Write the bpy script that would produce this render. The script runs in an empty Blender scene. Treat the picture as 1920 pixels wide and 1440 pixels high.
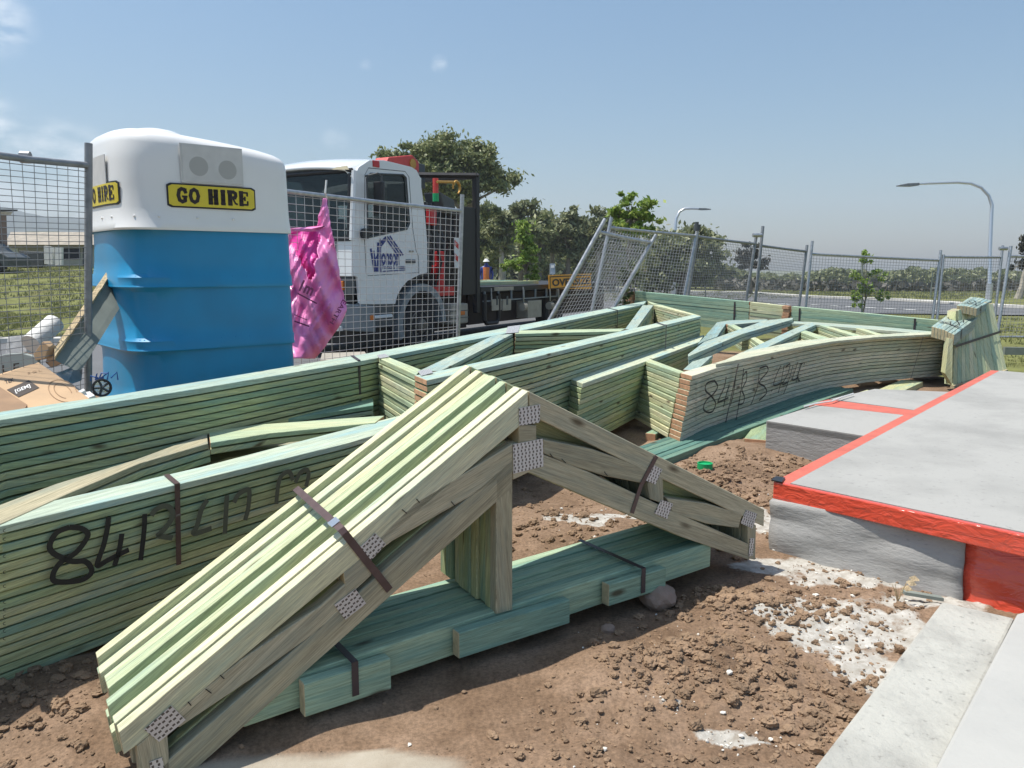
import bpy, bmesh, math, random
import numpy as np
from mathutils import Vector, Matrix, noise
random.seed(7)
S = bpy.context.scene
# ------------------------------------------------------------------ camera, sky, sun, exposure
FPX, HZ, EYE = 1480.0, 500.0, 1.48
TH = math.atan((720 - HZ) / FPX)
cam = bpy.data.objects.new('camera', bpy.data.cameras.new('camera'))
S.collection.objects.link(cam)
cam.location = (0, 0, EYE)
cam.rotation_euler = (math.pi / 2 - TH, 0, 0)
cam.data.sensor_width = 36; cam.data.lens = FPX / 1920 * 36
cam.data.clip_start = 0.05; cam.data.clip_end = 6000
S.camera = cam
S.render.resolution_x, S.render.resolution_y = 1024, 768
S.view_settings.view_transform = 'Standard'; S.view_settings.look = 'None'
S.view_settings.exposure = 0.56; S.view_settings.gamma = 1
SUN = Vector((-0.38, 0.03, 1.0)).normalized()
W = bpy.data.worlds.new('World'); S.world = W; W.use_nodes = True
nt = W.node_tree; nd = nt.nodes; lk = nt.links
bg = nd['Background']; bg.inputs['Strength'].default_value = 0.135
sky = nd.new('ShaderNodeTexSky'); sky.sky_type = 'NISHITA'; sky.sun_disc = False
sky.sun_elevation = math.asin(SUN.z); sky.sun_rotation = math.atan2(SUN.x, SUN.y)
sky.altitude = 50; sky.air_density = 1.0; sky.dust_density = 1.2; sky.ozone_density = 1.6
hsv = nd.new('ShaderNodeHueSaturation'); hsv.inputs['Hue'].default_value = .490; hsv.inputs['Saturation'].default_value = 1.05; hsv.inputs['Value'].default_value = 1.0
lk.new(sky.outputs[0], hsv.inputs['Color'])
tc = nd.new('ShaderNodeTexCoord'); mp = nd.new('ShaderNodeMapping'); mp.inputs['Scale'].default_value = (1, 1, 2.6)
n1 = nd.new('ShaderNodeTexNoise'); n1.inputs['Scale'].default_value = 5.5; n1.inputs['Detail'].default_value = 7; n1.inputs['Roughness'].default_value = .58
cr = nd.new('ShaderNodeValToRGB'); cr.color_ramp.elements[0].position = .53; cr.color_ramp.elements[1].position = .70
cr.color_ramp.elements[1].color = (.75, .75, .75, 1)
sx = nd.new('ShaderNodeSeparateXYZ'); m1 = nd.new('ShaderNodeMapRange')
m1.inputs['From Min'].default_value = -.05; m1.inputs['From Max'].default_value = -.55
m2 = nd.new('ShaderNodeMapRange'); m2.inputs['From Min'].default_value = .50; m2.inputs['From Max'].default_value = .10
mu = nd.new('ShaderNodeMath'); mu.operation = 'MULTIPLY'; mu2 = nd.new('ShaderNodeMath'); mu2.operation = 'MULTIPLY'
mx = nd.new('ShaderNodeMix'); mx.data_type = 'RGBA'; mx.inputs['B'].default_value = (5.6, 5.9, 6.2, 1)
lk.new(tc.outputs['Generated'], mp.inputs[0]); lk.new(mp.outputs[0], n1.inputs['Vector']); lk.new(n1.outputs[0], cr.inputs[0])
lk.new(tc.outputs['Generated'], sx.inputs[0]); lk.new(sx.outputs['X'], m1.inputs['Value']); lk.new(sx.outputs['Z'], m2.inputs['Value'])
def cdir(px, py):
    th_ = math.atan(220 / 1480); u, v = (px - 960) / 1480, (720 - py) / 1480
    return Vector((u, math.cos(th_) + v * math.sin(th_), -math.sin(th_) + v * math.cos(th_))).normalized()
prev = None
for px_, py_, rr_, am_ in ((-5, 40, .042, .85), (100, 282, .045, .8), (150, 300, .045, .7), (20, 330, .09, .6), (150, 400, .09, .6), (-20, 250, .05, .9), (824, 119, .012, .8), (818, 124, .009, .6), (686, 125, .010, .35), (622, 262, .016, .30), (640, 264, .014, .25)):
    vd_ = nd.new('ShaderNodeVectorMath'); vd_.operation = 'DISTANCE'; vd_.inputs[1].default_value = cdir(px_, py_); lk.new(tc.outputs['Generated'], vd_.inputs[0])
    mr_ = nd.new('ShaderNodeMapRange'); mr_.interpolation_type = 'SMOOTHSTEP'; mr_.inputs['From Min'].default_value = rr_; mr_.inputs['From Max'].default_value = rr_ * .15; mr_.inputs['To Max'].default_value = am_
    lk.new(vd_.outputs['Value'], mr_.inputs['Value'])
    if prev is None: prev = mr_.outputs[0]
    else:
        ad_ = nd.new('ShaderNodeMath'); ad_.operation = 'MAXIMUM'; lk.new(prev, ad_.inputs[0]); lk.new(mr_.outputs[0], ad_.inputs[1]); prev = ad_.outputs[0]
n1.inputs['Scale'].default_value = 15; cr.color_ramp.elements[0].position = .40; cr.color_ramp.elements[1].position = .62
lk.new(prev, mu.inputs[0]); lk.new(cr.outputs[0], mu.inputs[1]); lk.new(mu.outputs[0], mu2.inputs[0]); mu2.inputs[1].default_value = 1.0
m3 = nd.new('ShaderNodeMapRange'); m3.inputs['From Min'].default_value = 0.0; m3.inputs['From Max'].default_value = .55; m3.inputs['To Min'].default_value = .56; m3.inputs['To Max'].default_value = .84
vs3 = nd.new('ShaderNodeVectorMath'); vs3.operation = 'SCALE'; lk.new(sx.outputs['Z'], m3.inputs['Value']); lk.new(hsv.outputs[0], vs3.inputs[0]); lk.new(m3.outputs[0], vs3.inputs['Scale'])
lk.new(vs3.outputs[0], mx.inputs['A']); lk.new(mu2.outputs[0], mx.inputs['Factor']); lk.new(mx.outputs['Result'], bg.inputs['Color'])
sun = bpy.data.objects.new('sun', bpy.data.lights.new('sun', 'SUN')); S.collection.objects.link(sun)
sun.data.energy = 3.75; sun.data.angle = math.radians(.55); sun.data.color = (1, .955, .88)
sun.rotation_euler = SUN.to_track_quat('Z', 'Y').to_euler()

# ------------------------------------------------------------------ helpers
cth, sth = math.cos(TH), math.sin(TH)
def ray(px, py):
    u = (px - 960) / FPX; v = (720 - py) / FPX
    return Vector((u, cth + v * sth, -sth + v * cth))
O3 = Vector((0, 0, EYE))
def atz(px, py, z):
    r = ray(px, py); return O3 + r * ((z - EYE) / r.z)
def att(px, py, t): return O3 + ray(px, py) * t
def onp(px, py, p0, n):
    r = ray(px, py); return O3 + r * ((p0 - O3).dot(n) / r.dot(n))
def sm(x): x = max(0., min(1., x)); return x * x * (3 - 2 * x)
col = S.collection
def tag(o, label=None, cat=None, group=None, kind=None):
    if label: o['label'] = label
    if cat: o['category'] = cat
    if group: o['group'] = group
    if kind: o['kind'] = kind
    return o
def empty(name, loc, label, cat, group=None):
    o = bpy.data.objects.new(name, None); col.objects.link(o); o.location = loc; o.empty_display_size = .1
    return tag(o, label, cat, group)
def link(name, me, mats, parent=None, smooth=False):
    o = bpy.data.objects.new(name, me); col.objects.link(o)
    for m in (mats if isinstance(mats, (list, tuple)) else [mats]): me.materials.append(m)
    if parent is not None:
        o.parent = parent
        loc = parent.location if parent.type == 'EMPTY' else Vector((0, 0, 0))
        o.matrix_parent_inverse = Matrix.Translation(-loc)
    if smooth:
        for p in me.polygons: p.use_smooth = True
    return o
class MB:
    """collects shapes in world space and links them as one mesh"""
    def __init__(s): s.v = []; s.f = []; s.m = []
    def add(s, vs, fs, mi=0):
        b = len(s.v); s.v += [tuple(v) for v in vs]; s.f += [tuple(b + i for i in f) for f in fs]; s.m += [mi] * len(fs); return s
    def prism(s, poly, ext, mi=0):
        n = len(poly); ext = Vector(ext); poly = [Vector(p) for p in poly]
        vs = poly + [p + ext for p in poly]
        return s.add(vs, [tuple(range(n))[::-1], tuple(range(n, 2 * n))] + [(i, (i + 1) % n, n + (i + 1) % n, n + i) for i in range(n)], mi)
    def box(s, a, b, mi=0, M=None):
        a = Vector(a); b = Vector(b)
        vs = [Vector((x, y, z)) for z in (a.z, b.z) for x, y in ((a.x, a.y), (b.x, a.y), (b.x, b.y), (a.x, b.y))]
        if M: vs = [M(v) for v in vs]
        return s.add(vs, [(3, 2, 1, 0), (4, 5, 6, 7), (0, 1, 5, 4), (1, 2, 6, 5), (2, 3, 7, 6), (3, 0, 4, 7)], mi)
    def tube(s, pts, r, k=8, mi=0, cap=True):
        pts = [Vector(p) for p in pts]; rs = r if isinstance(r, (list, tuple)) else [r] * len(pts)
        vs = []; n = len(pts); up = None
        for i, p in enumerate(pts):
            d = (pts[min(i + 1, n - 1)] - pts[max(i - 1, 0)]).normalized()
            a = d.cross(Vector((0, 0, 1)) if abs(d.z) < .95 else Vector((1, 0, 0))).normalized()
            if up is not None and a.dot(up) < 0: a = -a
            up = a; b = d.cross(a)
            for j in range(k):
                q = 2 * math.pi * j / k
                vs.append(p + (a * math.cos(q) + b * math.sin(q)) * rs[i])
        fs = [(i * k + j, i * k + (j + 1) % k, (i + 1) * k + (j + 1) % k, (i + 1) * k + j) for i in range(n - 1) for j in range(k)]
        if cap: fs += [tuple(range(k))[::-1], tuple(range((n - 1) * k, n * k))]
        return s.add(vs, fs, mi)
    def build(s, name, mats, parent=None, smooth=False, bevel=0, fix=True):
        me = bpy.data.meshes.new(name); me.from_pydata(s.v, [], s.f); me.update()
        if fix:
            bm = bmesh.new(); bm.from_mesh(me)
            bmesh.ops.recalc_face_normals(bm, faces=bm.faces); bm.to_mesh(me); bm.free()
        for p, m in zip(me.polygons, s.m): p.material_index = m
        o = link(name, me, mats, parent, smooth)
        if bevel:
            b = o.modifiers.new('bevel', 'BEVEL'); b.width = bevel; b.segments = 2; b.limit_method = 'ANGLE'
        if smooth:
            try: me.set_sharp_from_angle(angle=math.radians(40))
            except Exception: pass
        return o
def plate(outer, holes, ext):
    """polygon with holes (3D, planar) given thickness: returns MB"""
    bm = bmesh.new(); es = []
    for lp in [outer] + holes:
        vs = [bm.verts.new(p) for p in lp]
        es += [bm.edges.new((vs[i], vs[(i + 1) % len(vs)])) for i in range(len(vs))]
    bmesh.ops.triangle_fill(bm, edges=es, use_beauty=True)
    r = bmesh.ops.extrude_face_region(bm, geom=bm.faces[:])
    bmesh.ops.translate(bm, verts=[v for v in r['geom'] if isinstance(v, bmesh.types.BMVert)], vec=ext)
    bm.verts.index_update()
    m = MB(); m.add([v.co.copy() for v in bm.verts], [[v.index for v in f.verts] for f in bm.faces]); bm.free(); return m
# ------------------------------------------------------------------ materials
def mat(name, rgb, rough=.6, metal=0., bump=0., bscale=40., var=0., vscale=6., coat=0., spec=.5, detail=5):
    m = bpy.data.materials.new(name); m.use_nodes = True; t = m.node_tree; b = t.nodes['Principled BSDF']
    b.inputs['Base Color'].default_value = (*rgb, 1); b.inputs['Roughness'].default_value = rough; b.inputs['Metallic'].default_value = metal
    b.inputs['Specular IOR Level'].default_value = spec; b.inputs['Coat Weight'].default_value = coat
    g = t.nodes.new('ShaderNodeNewGeometry')
    if var:
        n = t.nodes.new('ShaderNodeTexNoise'); n.inputs['Scale'].default_value = vscale; n.inputs['Detail'].default_value = detail
        t.links.new(g.outputs['Position'], n.inputs['Vector'])
        r = t.nodes.new('ShaderNodeMapRange'); r.inputs['From Min'].default_value = .25; r.inputs['From Max'].default_value = .75
        r.inputs['To Min'].default_value = 1 - var; r.inputs['To Max'].default_value = 1 + var
        x = t.nodes.new('ShaderNodeVectorMath'); x.operation = 'SCALE'; x.inputs[0].default_value = rgb
        t.links.new(n.outputs[0], r.inputs['Value']); t.links.new(r.outputs[0], x.inputs['Scale']); t.links.new(x.outputs[0], b.inputs['Base Color'])
        r2 = t.nodes.new('ShaderNodeMapRange'); r2.inputs['To Min'].default_value = max(0, rough - .12); r2.inputs['To Max'].default_value = min(1, rough + .12)
        t.links.new(n.outputs[0], r2.inputs['Value']); t.links.new(r2.outputs[0], b.inputs['Roughness'])
    if bump:
        n = t.nodes.new('ShaderNodeTexNoise'); n.inputs['Scale'].default_value = bscale; n.inputs['Detail'].default_value = 6
        t.links.new(g.outputs['Position'], n.inputs['Vector'])
        u = t.nodes.new('ShaderNodeBump'); u.inputs['Strength'].default_value = bump; u.inputs['Distance'].default_value = .02
        t.links.new(n.outputs[0], u.inputs['Height']); t.links.new(u.outputs[0], b.inputs['Normal'])
    return m
def ramp(t, pos_cols, inp):
    r = t.nodes.new('ShaderNodeValToRGB'); e = r.color_ramp.elements
    while len(e) < len(pos_cols): e.new(.5)
    for k, (p, c) in zip(e, pos_cols): k.position = p; k.color = (*c, 1)
    t.links.new(inp, r.inputs[0]); return r.outputs[0]
def wood(name, cols, teal=(.10, .30, .27), tealamt=.5, bright=1.0):
    m = bpy.data.materials.new(name); m.use_nodes = True; t = m.node_tree; L = t.links.new; b = t.nodes['Principled BSDF']
    uv = t.nodes.new('ShaderNodeUVMap'); oi = t.nodes.new('ShaderNodeObjectInfo')
    off = t.nodes.new('ShaderNodeVectorMath'); off.operation = 'SCALE'; off.inputs[0].default_value = (37., 91., 53.); L(oi.outputs['Random'], off.inputs['Scale'])
    ad = t.nodes.new('ShaderNodeVectorMath'); L(uv.outputs[0], ad.inputs[0]); L(off.outputs[0], ad.inputs[1])
    def nz(scale, sc, detail=5, rough=.55):
        mp = t.nodes.new('ShaderNodeMapping'); mp.inputs['Scale'].default_value = scale; L(ad.outputs[0], mp.inputs[0])
        n = t.nodes.new('ShaderNodeTexNoise'); n.inputs['Scale'].default_value = sc; n.inputs['Detail'].default_value = detail; n.inputs['Roughness'].default_value = rough
        L(mp.outputs[0], n.inputs['Vector']); return n.outputs[0]
    tone = t.nodes.new('ShaderNodeMath'); tone.operation = 'MULTIPLY_ADD'; tone.inputs[1].default_value = .9
    L(nz((.5, 2.5, 1), 2.0, 3), tone.inputs[0])
    r9 = t.nodes.new('ShaderNodeMapRange'); r9.inputs['To Min'].default_value = -.24; r9.inputs['To Max'].default_value = .34; L(oi.outputs['Random'], r9.inputs['Value']); L(r9.outputs[0], tone.inputs[2])
    base = ramp(t, cols, tone.outputs[0])
    grain = t.nodes.new('ShaderNodeMapRange'); grain.inputs['From Min'].default_value = .39; grain.inputs['From Max'].default_value = .61
    grain.inputs['To Min'].default_value = .58; grain.inputs['To Max'].default_value = 1.2; gs = t.nodes.new('ShaderNodeMath'); gs.operation = 'MULTIPLY_ADD'; gs.inputs[1].default_value = .5; L(nz((1.0, 30, 1), 3.0, 8, .7), gs.inputs[0])
    gh_ = t.nodes.new('ShaderNodeMath'); gh_.operation = 'MULTIPLY'; gh_.inputs[1].default_value = .5; L(nz((4., 150, 1), 3.0, 4, .6), gh_.inputs[0]); L(gh_.outputs[0], gs.inputs[2]); L(gs.outputs[0], grain.inputs['Value'])
    mul = t.nodes.new('ShaderNodeVectorMath'); mul.operation = 'SCALE'; L(base, mul.inputs[0]); L(grain.outputs[0], mul.inputs['Scale'])
    # teal preservative blotches
    tb = t.nodes.new('ShaderNodeMapRange'); tb.inputs['From Min'].default_value = .47; tb.inputs['From Max'].default_value = .66; tb.inputs['To Max'].default_value = tealamt
    L(nz((.9, 7., 1), 1.6, 8, .72), tb.inputs['Value'])
    mx = t.nodes.new('ShaderNodeMix'); mx.data_type = 'RGBA'; L(tb.outputs[0], mx.inputs['Factor']); L(mul.outputs[0], mx.inputs['A']); mx.inputs['B'].default_value = (*teal, 1)
    # knots: sparse dark brown ovals
    mp = t.nodes.new('ShaderNodeMapping'); mp.inputs['Scale'].default_value = (3.0, 9., 1); L(ad.outputs[0], mp.inputs[0])
    vo = t.nodes.new('ShaderNodeTexVoronoi'); vo.inputs['Scale'].default_value = 1.0; vo.inputs['Randomness'].default_value = 1; L(mp.outputs[0], vo.inputs['Vector'])
    kn = t.nodes.new('ShaderNodeMapRange'); kn.inputs['From Min'].default_value = .07; kn.inputs['From Max'].default_value = .17; kn.inputs['To Min'].default_value = .85; kn.inputs['To Max'].default_value = 0
    L(vo.outputs['Distance'], kn.inputs['Value'])
    cc = t.nodes.new('ShaderNodeSeparateColor'); L(vo.outputs['Color'], cc.inputs[0])
    gt = t.nodes.new('ShaderNodeMath'); gt.operation = 'GREATER_THAN'; gt.inputs[1].default_value = .42; L(cc.outputs[0], gt.inputs[0])
    kk = t.nodes.new('ShaderNodeMath'); kk.operation = 'MULTIPLY'; L(kn.outputs[0], kk.inputs[0]); L(gt.outputs[0], kk.inputs[1])
    mk = t.nodes.new('ShaderNodeMix'); mk.data_type = 'RGBA'; L(kk.outputs[0], mk.inputs['Factor']); L(mx.outputs['Result'], mk.inputs['A']); mk.inputs['B'].default_value = (.07, .045, .02, 1)
    # thin dark drying checks
    ck = t.nodes.new('ShaderNodeMapRange'); ck.inputs['From Min'].default_value = .70; ck.inputs['From Max'].default_value = .76; ck.inputs['To Max'].default_value = .55
    L(nz((.9, 40, 1), 2.2, 3, .5), ck.inputs['Value'])
    mc = t.nodes.new('ShaderNodeMix'); mc.data_type = 'RGBA'; L(ck.outputs[0], mc.inputs['Factor']); L(mk.outputs['Result'], mc.inputs['A']); mc.inputs['B'].default_value = (.08, .10, .05, 1)
    L(mc.outputs['Result'], b.inputs['Base Color']); b.inputs['Roughness'].default_value = .72; b.inputs['Specular IOR Level'].default_value = .3
    bp = t.nodes.new('ShaderNodeBump'); bp.inputs['Strength'].default_value = .35; bp.inputs['Distance'].default_value = .004; L(nz((1.2, 50, 1), 3.0, 5), bp.inputs['Height']); L(bp.outputs[0], b.inputs['Normal'])
    return m
M_ = {}
M_['pine'] = wood('treated_pine', [(.12, (.22, .30, .18)), (.35, (.36, .44, .24)), (.6, (.50, .52, .27)), (.8, (.56, .54, .32)), (.98, (.32, .42, .32))], (.17, .34, .32), .6)
M_['pale'] = wood('pale_treated_pine', [(.10, (.34, .46, .32)), (.35, (.50, .56, .34)), (.6, (.64, .63, .38)), (.85, (.74, .70, .48)), (1, (.46, .56, .42))], (.34, .50, .42), .45)
M_['top'] = wood('pale_top_pine', [(.15, (.36, .47, .40)), (.5, (.50, .57, .43)), (.9, (.60, .62, .44))], (.28, .46, .47), .75)  # paler tone for the topmost boards of the flat bundles
M_['tealshade'] = wood('shaded_teal_pine', [(.15, (.07, .15, .13)), (.5, (.12, .24, .19)), (.9, (.20, .30, .21))], (.05, .15, .14), .7)  # teal darkened: the deep shade between the bundles is put into the colour
M_['blue'] = wood('blue_treated_pine', [(.15, (.24, .33, .30)), (.5, (.36, .44, .37)), (.9, (.48, .51, .38))], (.24, .41, .44), .8)
M_['teal'] = wood('teal_treated_pine', [(.15, (.21, .34, .26)), (.5, (.34, .48, .34)), (.9, (.48, .58, .37))], (.16, .36, .32), .6)
M_['grey'] = wood('weathered_pine', [(.15, (.30, .28, .19)), (.5, (.46, .41, .27)), (.9, (.58, .53, .37))], (.22, .28, .24), .5)
M_['beige'] = wood('beige_pine', [(.15, (.50, .52, .37)), (.5, (.66, .63, .46)), (.9, (.76, .69, .52))], (.28, .44, .40), .40)
M_['end'] = mat('end_grain', (.50, .28, .16), .8, var=.25, vscale=30, bump=.05, bscale=120)
M_['endpale'] = mat('pale_end_grain', (.42, .36, .22), .8, var=.25, vscale=30)
M_['strap'] = mat('black_strap', (.05, .04, .045), .45, var=.2)
M_['strapb'] = mat('brown_strap', (.09, .055, .05), .42, var=.2, vscale=30)
M_['clip'] = mat('strap_clip', (.6, .62, .63), .3, 1.0)
M_['mark'] = mat('black_spray_paint', (.018, .017, .014), .75)
M_['markfaint'] = mat('faded_spray_paint', (.10, .105, .07), .85)
def nailplate():
    m = bpy.data.materials.new('punched_steel'); m.use_nodes = True; t = m.node_tree; L = t.links.new; b = t.nodes['Principled BSDF']
    uv = t.nodes.new('ShaderNodeUVMap'); sp = t.nodes.new('ShaderNodeSeparateXYZ'); L(uv.outputs[0], sp.inputs[0])
    def ma(op, a, c=None):
        n = t.nodes.new('ShaderNodeMath'); n.operation = op
        for i, x in enumerate((a, c)):
            if x is None: continue
            if isinstance(x, (int, float)): n.inputs[i].default_value = x
            else: L(x, n.inputs[i])
        return n.outputs[0]
    u = ma('MULTIPLY', sp.outputs['X'], 58.); v = ma('MULTIPLY', sp.outputs['Y'], 80.)
    fu = ma('FRACT', u); row = ma('FLOOR', v)
    sh = ma('MULTIPLY', ma('MODULO', row, 2.), .22); cu = ma('ABSOLUTE', ma('SUBTRACT', fu, ma('ADD', .39, sh)))
    fv = ma('ABSOLUTE', ma('SUBTRACT', ma('FRACT', v), .5))
    msk = ma('MULTIPLY', ma('LESS_THAN', cu, .20), ma('LESS_THAN', fv, .36))
    mx = t.nodes.new('ShaderNodeMix'); mx.data_type = 'RGBA'; L(msk, mx.inputs['Factor']); mx.inputs['A'].default_value = (.60, .60, .59, 1); mx.inputs['B'].default_value = (.11, .10, .09, 1)
    L(mx.outputs['Result'], b.inputs['Base Color']); b.inputs['Metallic'].default_value = .35; b.inputs['Roughness'].default_value = .45
    return m
M_['nail'] = nailplate()
M_['galv'] = mat('galvanised_steel', (.42, .43, .44), .42, .75, var=.25, vscale=18, bump=.15, bscale=60)
M_['galvd'] = mat('dull_galvanised_steel', (.26, .27, .28), .5, .5, var=.3, vscale=14)
M_['wire'] = mat('galvanised_wire', (.50, .50, .50), .45, .6)
M_['wired'] = mat('dull_wire', (.25, .26, .27), .5, .5)
M_['steel'] = mat('lamp_steel', (.60, .62, .64), .35, .7)
M_['white'] = mat('white_fibreglass', (.80, .80, .78), .38, var=.035, vscale=3, bump=.03, bscale=150, coat=.2)
M_['blueP'] = mat('blue_fibreglass', (.005, .245, .48), .40, var=.10, vscale=4, bump=.05, bscale=120, coat=.15)
M_['blueD'] = mat('dark_blue_pipe', (.02, .09, .30), .5)
M_['whiteg'] = mat('grey_white_plastic', (.60, .60, .58), .6, var=.08, vscale=14)
M_['vent'] = mat('vent_mesh', (.42, .42, .40), .8)
M_['yellow'] = mat('yellow_sign', (.72, .58, .04), .45, var=.06, vscale=20)
M_['black'] = mat('black_paint', (.015, .015, .017), .4)
M_['lett'] = mat('sign_lettering', (.022, .012, .010), .5)
M_['paint'] = mat('truck_white_paint', (.74, .76, .76), .22, var=.03, vscale=2.5, coat=.5)
M_['cream'] = mat('stained_white_paint', (.70, .62, .42), .4)
M_['trim'] = mat('dark_grey_plastic', (.075, .085, .09), .55, var=.15, vscale=9)
M_['bumper'] = mat('grey_bumper_plastic', (.20, .225, .24), .5, var=.12, vscale=8)
M_['rubber'] = mat('tyre_rubber', (.022, .022, .023), .85, bump=.3, bscale=70, var=.3, vscale=12)
M_['rim'] = mat('dusty_wheel_rim', (.15, .13, .11), .55, .4, var=.3, vscale=14)
M_['red'] = mat('crane_red_paint', (.50, .018, .022), .35, var=.12, vscale=9)
M_['redl'] = mat('faded_red_paint', (.62, .06, .05), .45, var=.12, vscale=9)
M_['chassis'] = mat('chassis_black', (.020, .018, .018), .55, var=.4, vscale=6)
M_['rust'] = mat('brown_primer_steel', (.030, .018, .015), .7, var=.4, vscale=4)
M_['box'] = mat('weathered_box', (.36, .33, .27), .7, var=.18, vscale=7)
M_['orange'] = mat('orange_sign', (.92, .42, .05), .55, var=.08, vscale=12)
M_['lens'] = mat('orange_lens', (.62, .17, .03), .25, var=.12, vscale=30)
M_['chrome'] = mat('headlamp_reflector', (.62, .63, .62), .16, .8, bump=.5, bscale=18)
M_['navy'] = mat('navy_lettering', (.02, .035, .20), .4)
M_['seat'] = mat('seat_fabric', (.10, .11, .12), .9)
M_['seatl'] = mat('cab_lining', (.33, .35, .35), .8)
M_['gold'] = mat('worn_yellow_hook', (.55, .31, .07), .5, .4, var=.2, vscale=20)
M_['green'] = mat('green_plastic', (.01, .38, .13), .45)
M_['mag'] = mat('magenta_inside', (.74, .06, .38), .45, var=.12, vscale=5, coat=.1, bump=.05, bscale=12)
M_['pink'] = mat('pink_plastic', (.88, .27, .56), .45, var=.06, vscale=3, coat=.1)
M_['purple'] = mat('purple_print', (.18, .03, .10), .5)
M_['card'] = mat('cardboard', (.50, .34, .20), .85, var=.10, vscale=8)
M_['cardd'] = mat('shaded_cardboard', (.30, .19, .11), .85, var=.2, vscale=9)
M_['print'] = mat('dark_print', (.06, .045, .035), .7)
M_['paper'] = mat('white_paper', (.74, .73, .70), .7, var=.08, vscale=9, bump=.3, bscale=20)
M_['plaster'] = mat('plasterboard', (.30, .33, .31), .8, var=.1)
M_['foamw'] = mat('pale_offcut', (.70, .72, .72), .8, var=.1, vscale=12)
M_['oldwood'] = mat('rough_sawn_timber', (.55, .43, .26), .85, var=.35, vscale=26, bump=.5, bscale=80)
M_['oldgrey'] = mat('grey_board_face', (.20, .225, .20), .8, var=.18, vscale=8)
M_['asph'] = mat('asphalt', (.13, .132, .135), .9, var=.13, vscale=1.2, bump=.3, bscale=60)
M_['kerb'] = mat('kerb_concrete', (.56, .54, .49), .85, var=.12, vscale=4)
M_['linew'] = mat('road_paint', (.74, .74, .70), .7)
M_['slab'] = mat('slab_concrete', (.62, .625, .60), .85, var=.07, vscale=2.2, bump=.12, bscale=70, detail=8)
def stained(name, rgb, dark, scale=2.0, amt=.5, bump=.7, bs=22, stretch=(1, 1, 1), speck=.3):
    m = bpy.data.materials.new(name); m.use_nodes = True; t = m.node_tree; L = t.links.new; b = t.nodes['Principled BSDF']
    g = t.nodes.new('ShaderNodeNewGeometry'); mp = t.nodes.new('ShaderNodeMapping'); mp.inputs['Scale'].default_value = stretch; L(g.outputs['Position'], mp.inputs[0])
    def nz(s, d=8, r=.6):
        n = t.nodes.new('ShaderNodeTexNoise'); n.inputs['Scale'].default_value = s; n.inputs['Detail'].default_value = d; n.inputs['Roughness'].default_value = r; L(mp.outputs[0], n.inputs['Vector']); return n.outputs[0]
    a = t.nodes.new('ShaderNodeMapRange'); a.inputs['From Min'].default_value = .44; a.inputs['From Max'].default_value = .68; a.inputs['To Max'].default_value = amt; L(nz(scale), a.inputs['Value'])
    mx = t.nodes.new('ShaderNodeMix'); mx.data_type = 'RGBA'; L(a.outputs[0], mx.inputs['Factor']); mx.inputs['A'].default_value = (*rgb, 1); mx.inputs['B'].default_value = (*dark, 1)
    a2 = t.nodes.new('ShaderNodeMapRange'); a2.inputs['From Min'].default_value = .60; a2.inputs['From Max'].default_value = .70; a2.inputs['To Max'].default_value = speck; L(nz(34, 4, .6), a2.inputs['Value'])
    m2 = t.nodes.new('ShaderNodeMix'); m2.data_type = 'RGBA'; L(a2.outputs[0], m2.inputs['Factor']); L(mx.outputs['Result'], m2.inputs['A']); m2.inputs['B'].default_value = (dark[0] * .5, dark[1] * .5, dark[2] * .5, 1)
    L(m2.outputs['Result'], b.inputs['Base Color']); b.inputs['Roughness'].default_value = .88; b.inputs['Specular IOR Level'].default_value = .3
    u = t.nodes.new('ShaderNodeBump'); u.inputs['Strength'].default_value = bump; u.inputs['Distance'].default_value = .02; L(nz(bs, 9, .62), u.inputs['Height']); L(u.outputs[0], b.inputs['Normal'])
    return m
M_['slabtop'] = stained('slab_top_concrete', (.37, .365, .34), (.27, .268, .25), 1.5, .75, .14, 60, speck=.35)
M_['wall'] = stained('rough_cast_concrete', (.36, .355, .34), (.26, .255, .24), 3.0, .6, .35, 16, (1, 1, 3.0), .35)
M_['foot'] = stained('stained_footing_concrete', (.45, .445, .40), (.29, .285, .26), 3.6, .75, .7, 20, (1, 1, 1), .55)
M_['beam'] = stained('smooth_beam_concrete', (.43, .425, .395), (.36, .36, .34), 2.0, .6, .12, 50, speck=.06)
def membrane():
    m = mat('red_membrane', (.70, .085, .045), .24, var=.06, vscale=8, coat=.5)
    t = m.node_tree; b = t.nodes['Principled BSDF']; g = t.nodes.new('ShaderNodeNewGeometry')
    mp = t.nodes.new('ShaderNodeMapping'); mp.inputs['Scale'].default_value = (1, 1, 2.2); t.links.new(g.outputs['Position'], mp.inputs[0])
    n = t.nodes.new('ShaderNodeTexNoise'); n.inputs['Scale'].default_value = 11; n.inputs['Detail'].default_value = 3; n.inputs['Distortion'].default_value = 1.2; t.links.new(mp.outputs[0], n.inputs['Vector'])
    u = t.nodes.new('ShaderNodeBump'); u.inputs['Strength'].default_value = .55; u.inputs['Distance'].default_value = .02; t.links.new(n.outputs[0], u.inputs['Height']); t.links.new(u.outputs[0], b.inputs['Normal'])
    return m
M_['memb'] = membrane()
M_['redtape'] = mat('red_edge_film', (.56, .13, .085), .6, var=.16, vscale=10, bump=.25, bscale=30)
M_['clod'] = mat('soil_clods', (.265, .18, .115), .95, var=.38, vscale=9, bump=.6, bscale=60, spec=.2)
M_['clodw'] = mat('lime_crumbs', (.66, .63, .56), .95, var=.15, vscale=20)
M_['stone'] = mat('river_stone', (.30, .215, .165), .85, var=.15, vscale=12, bump=.25, bscale=40)
M_['leafd'] = None
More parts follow.
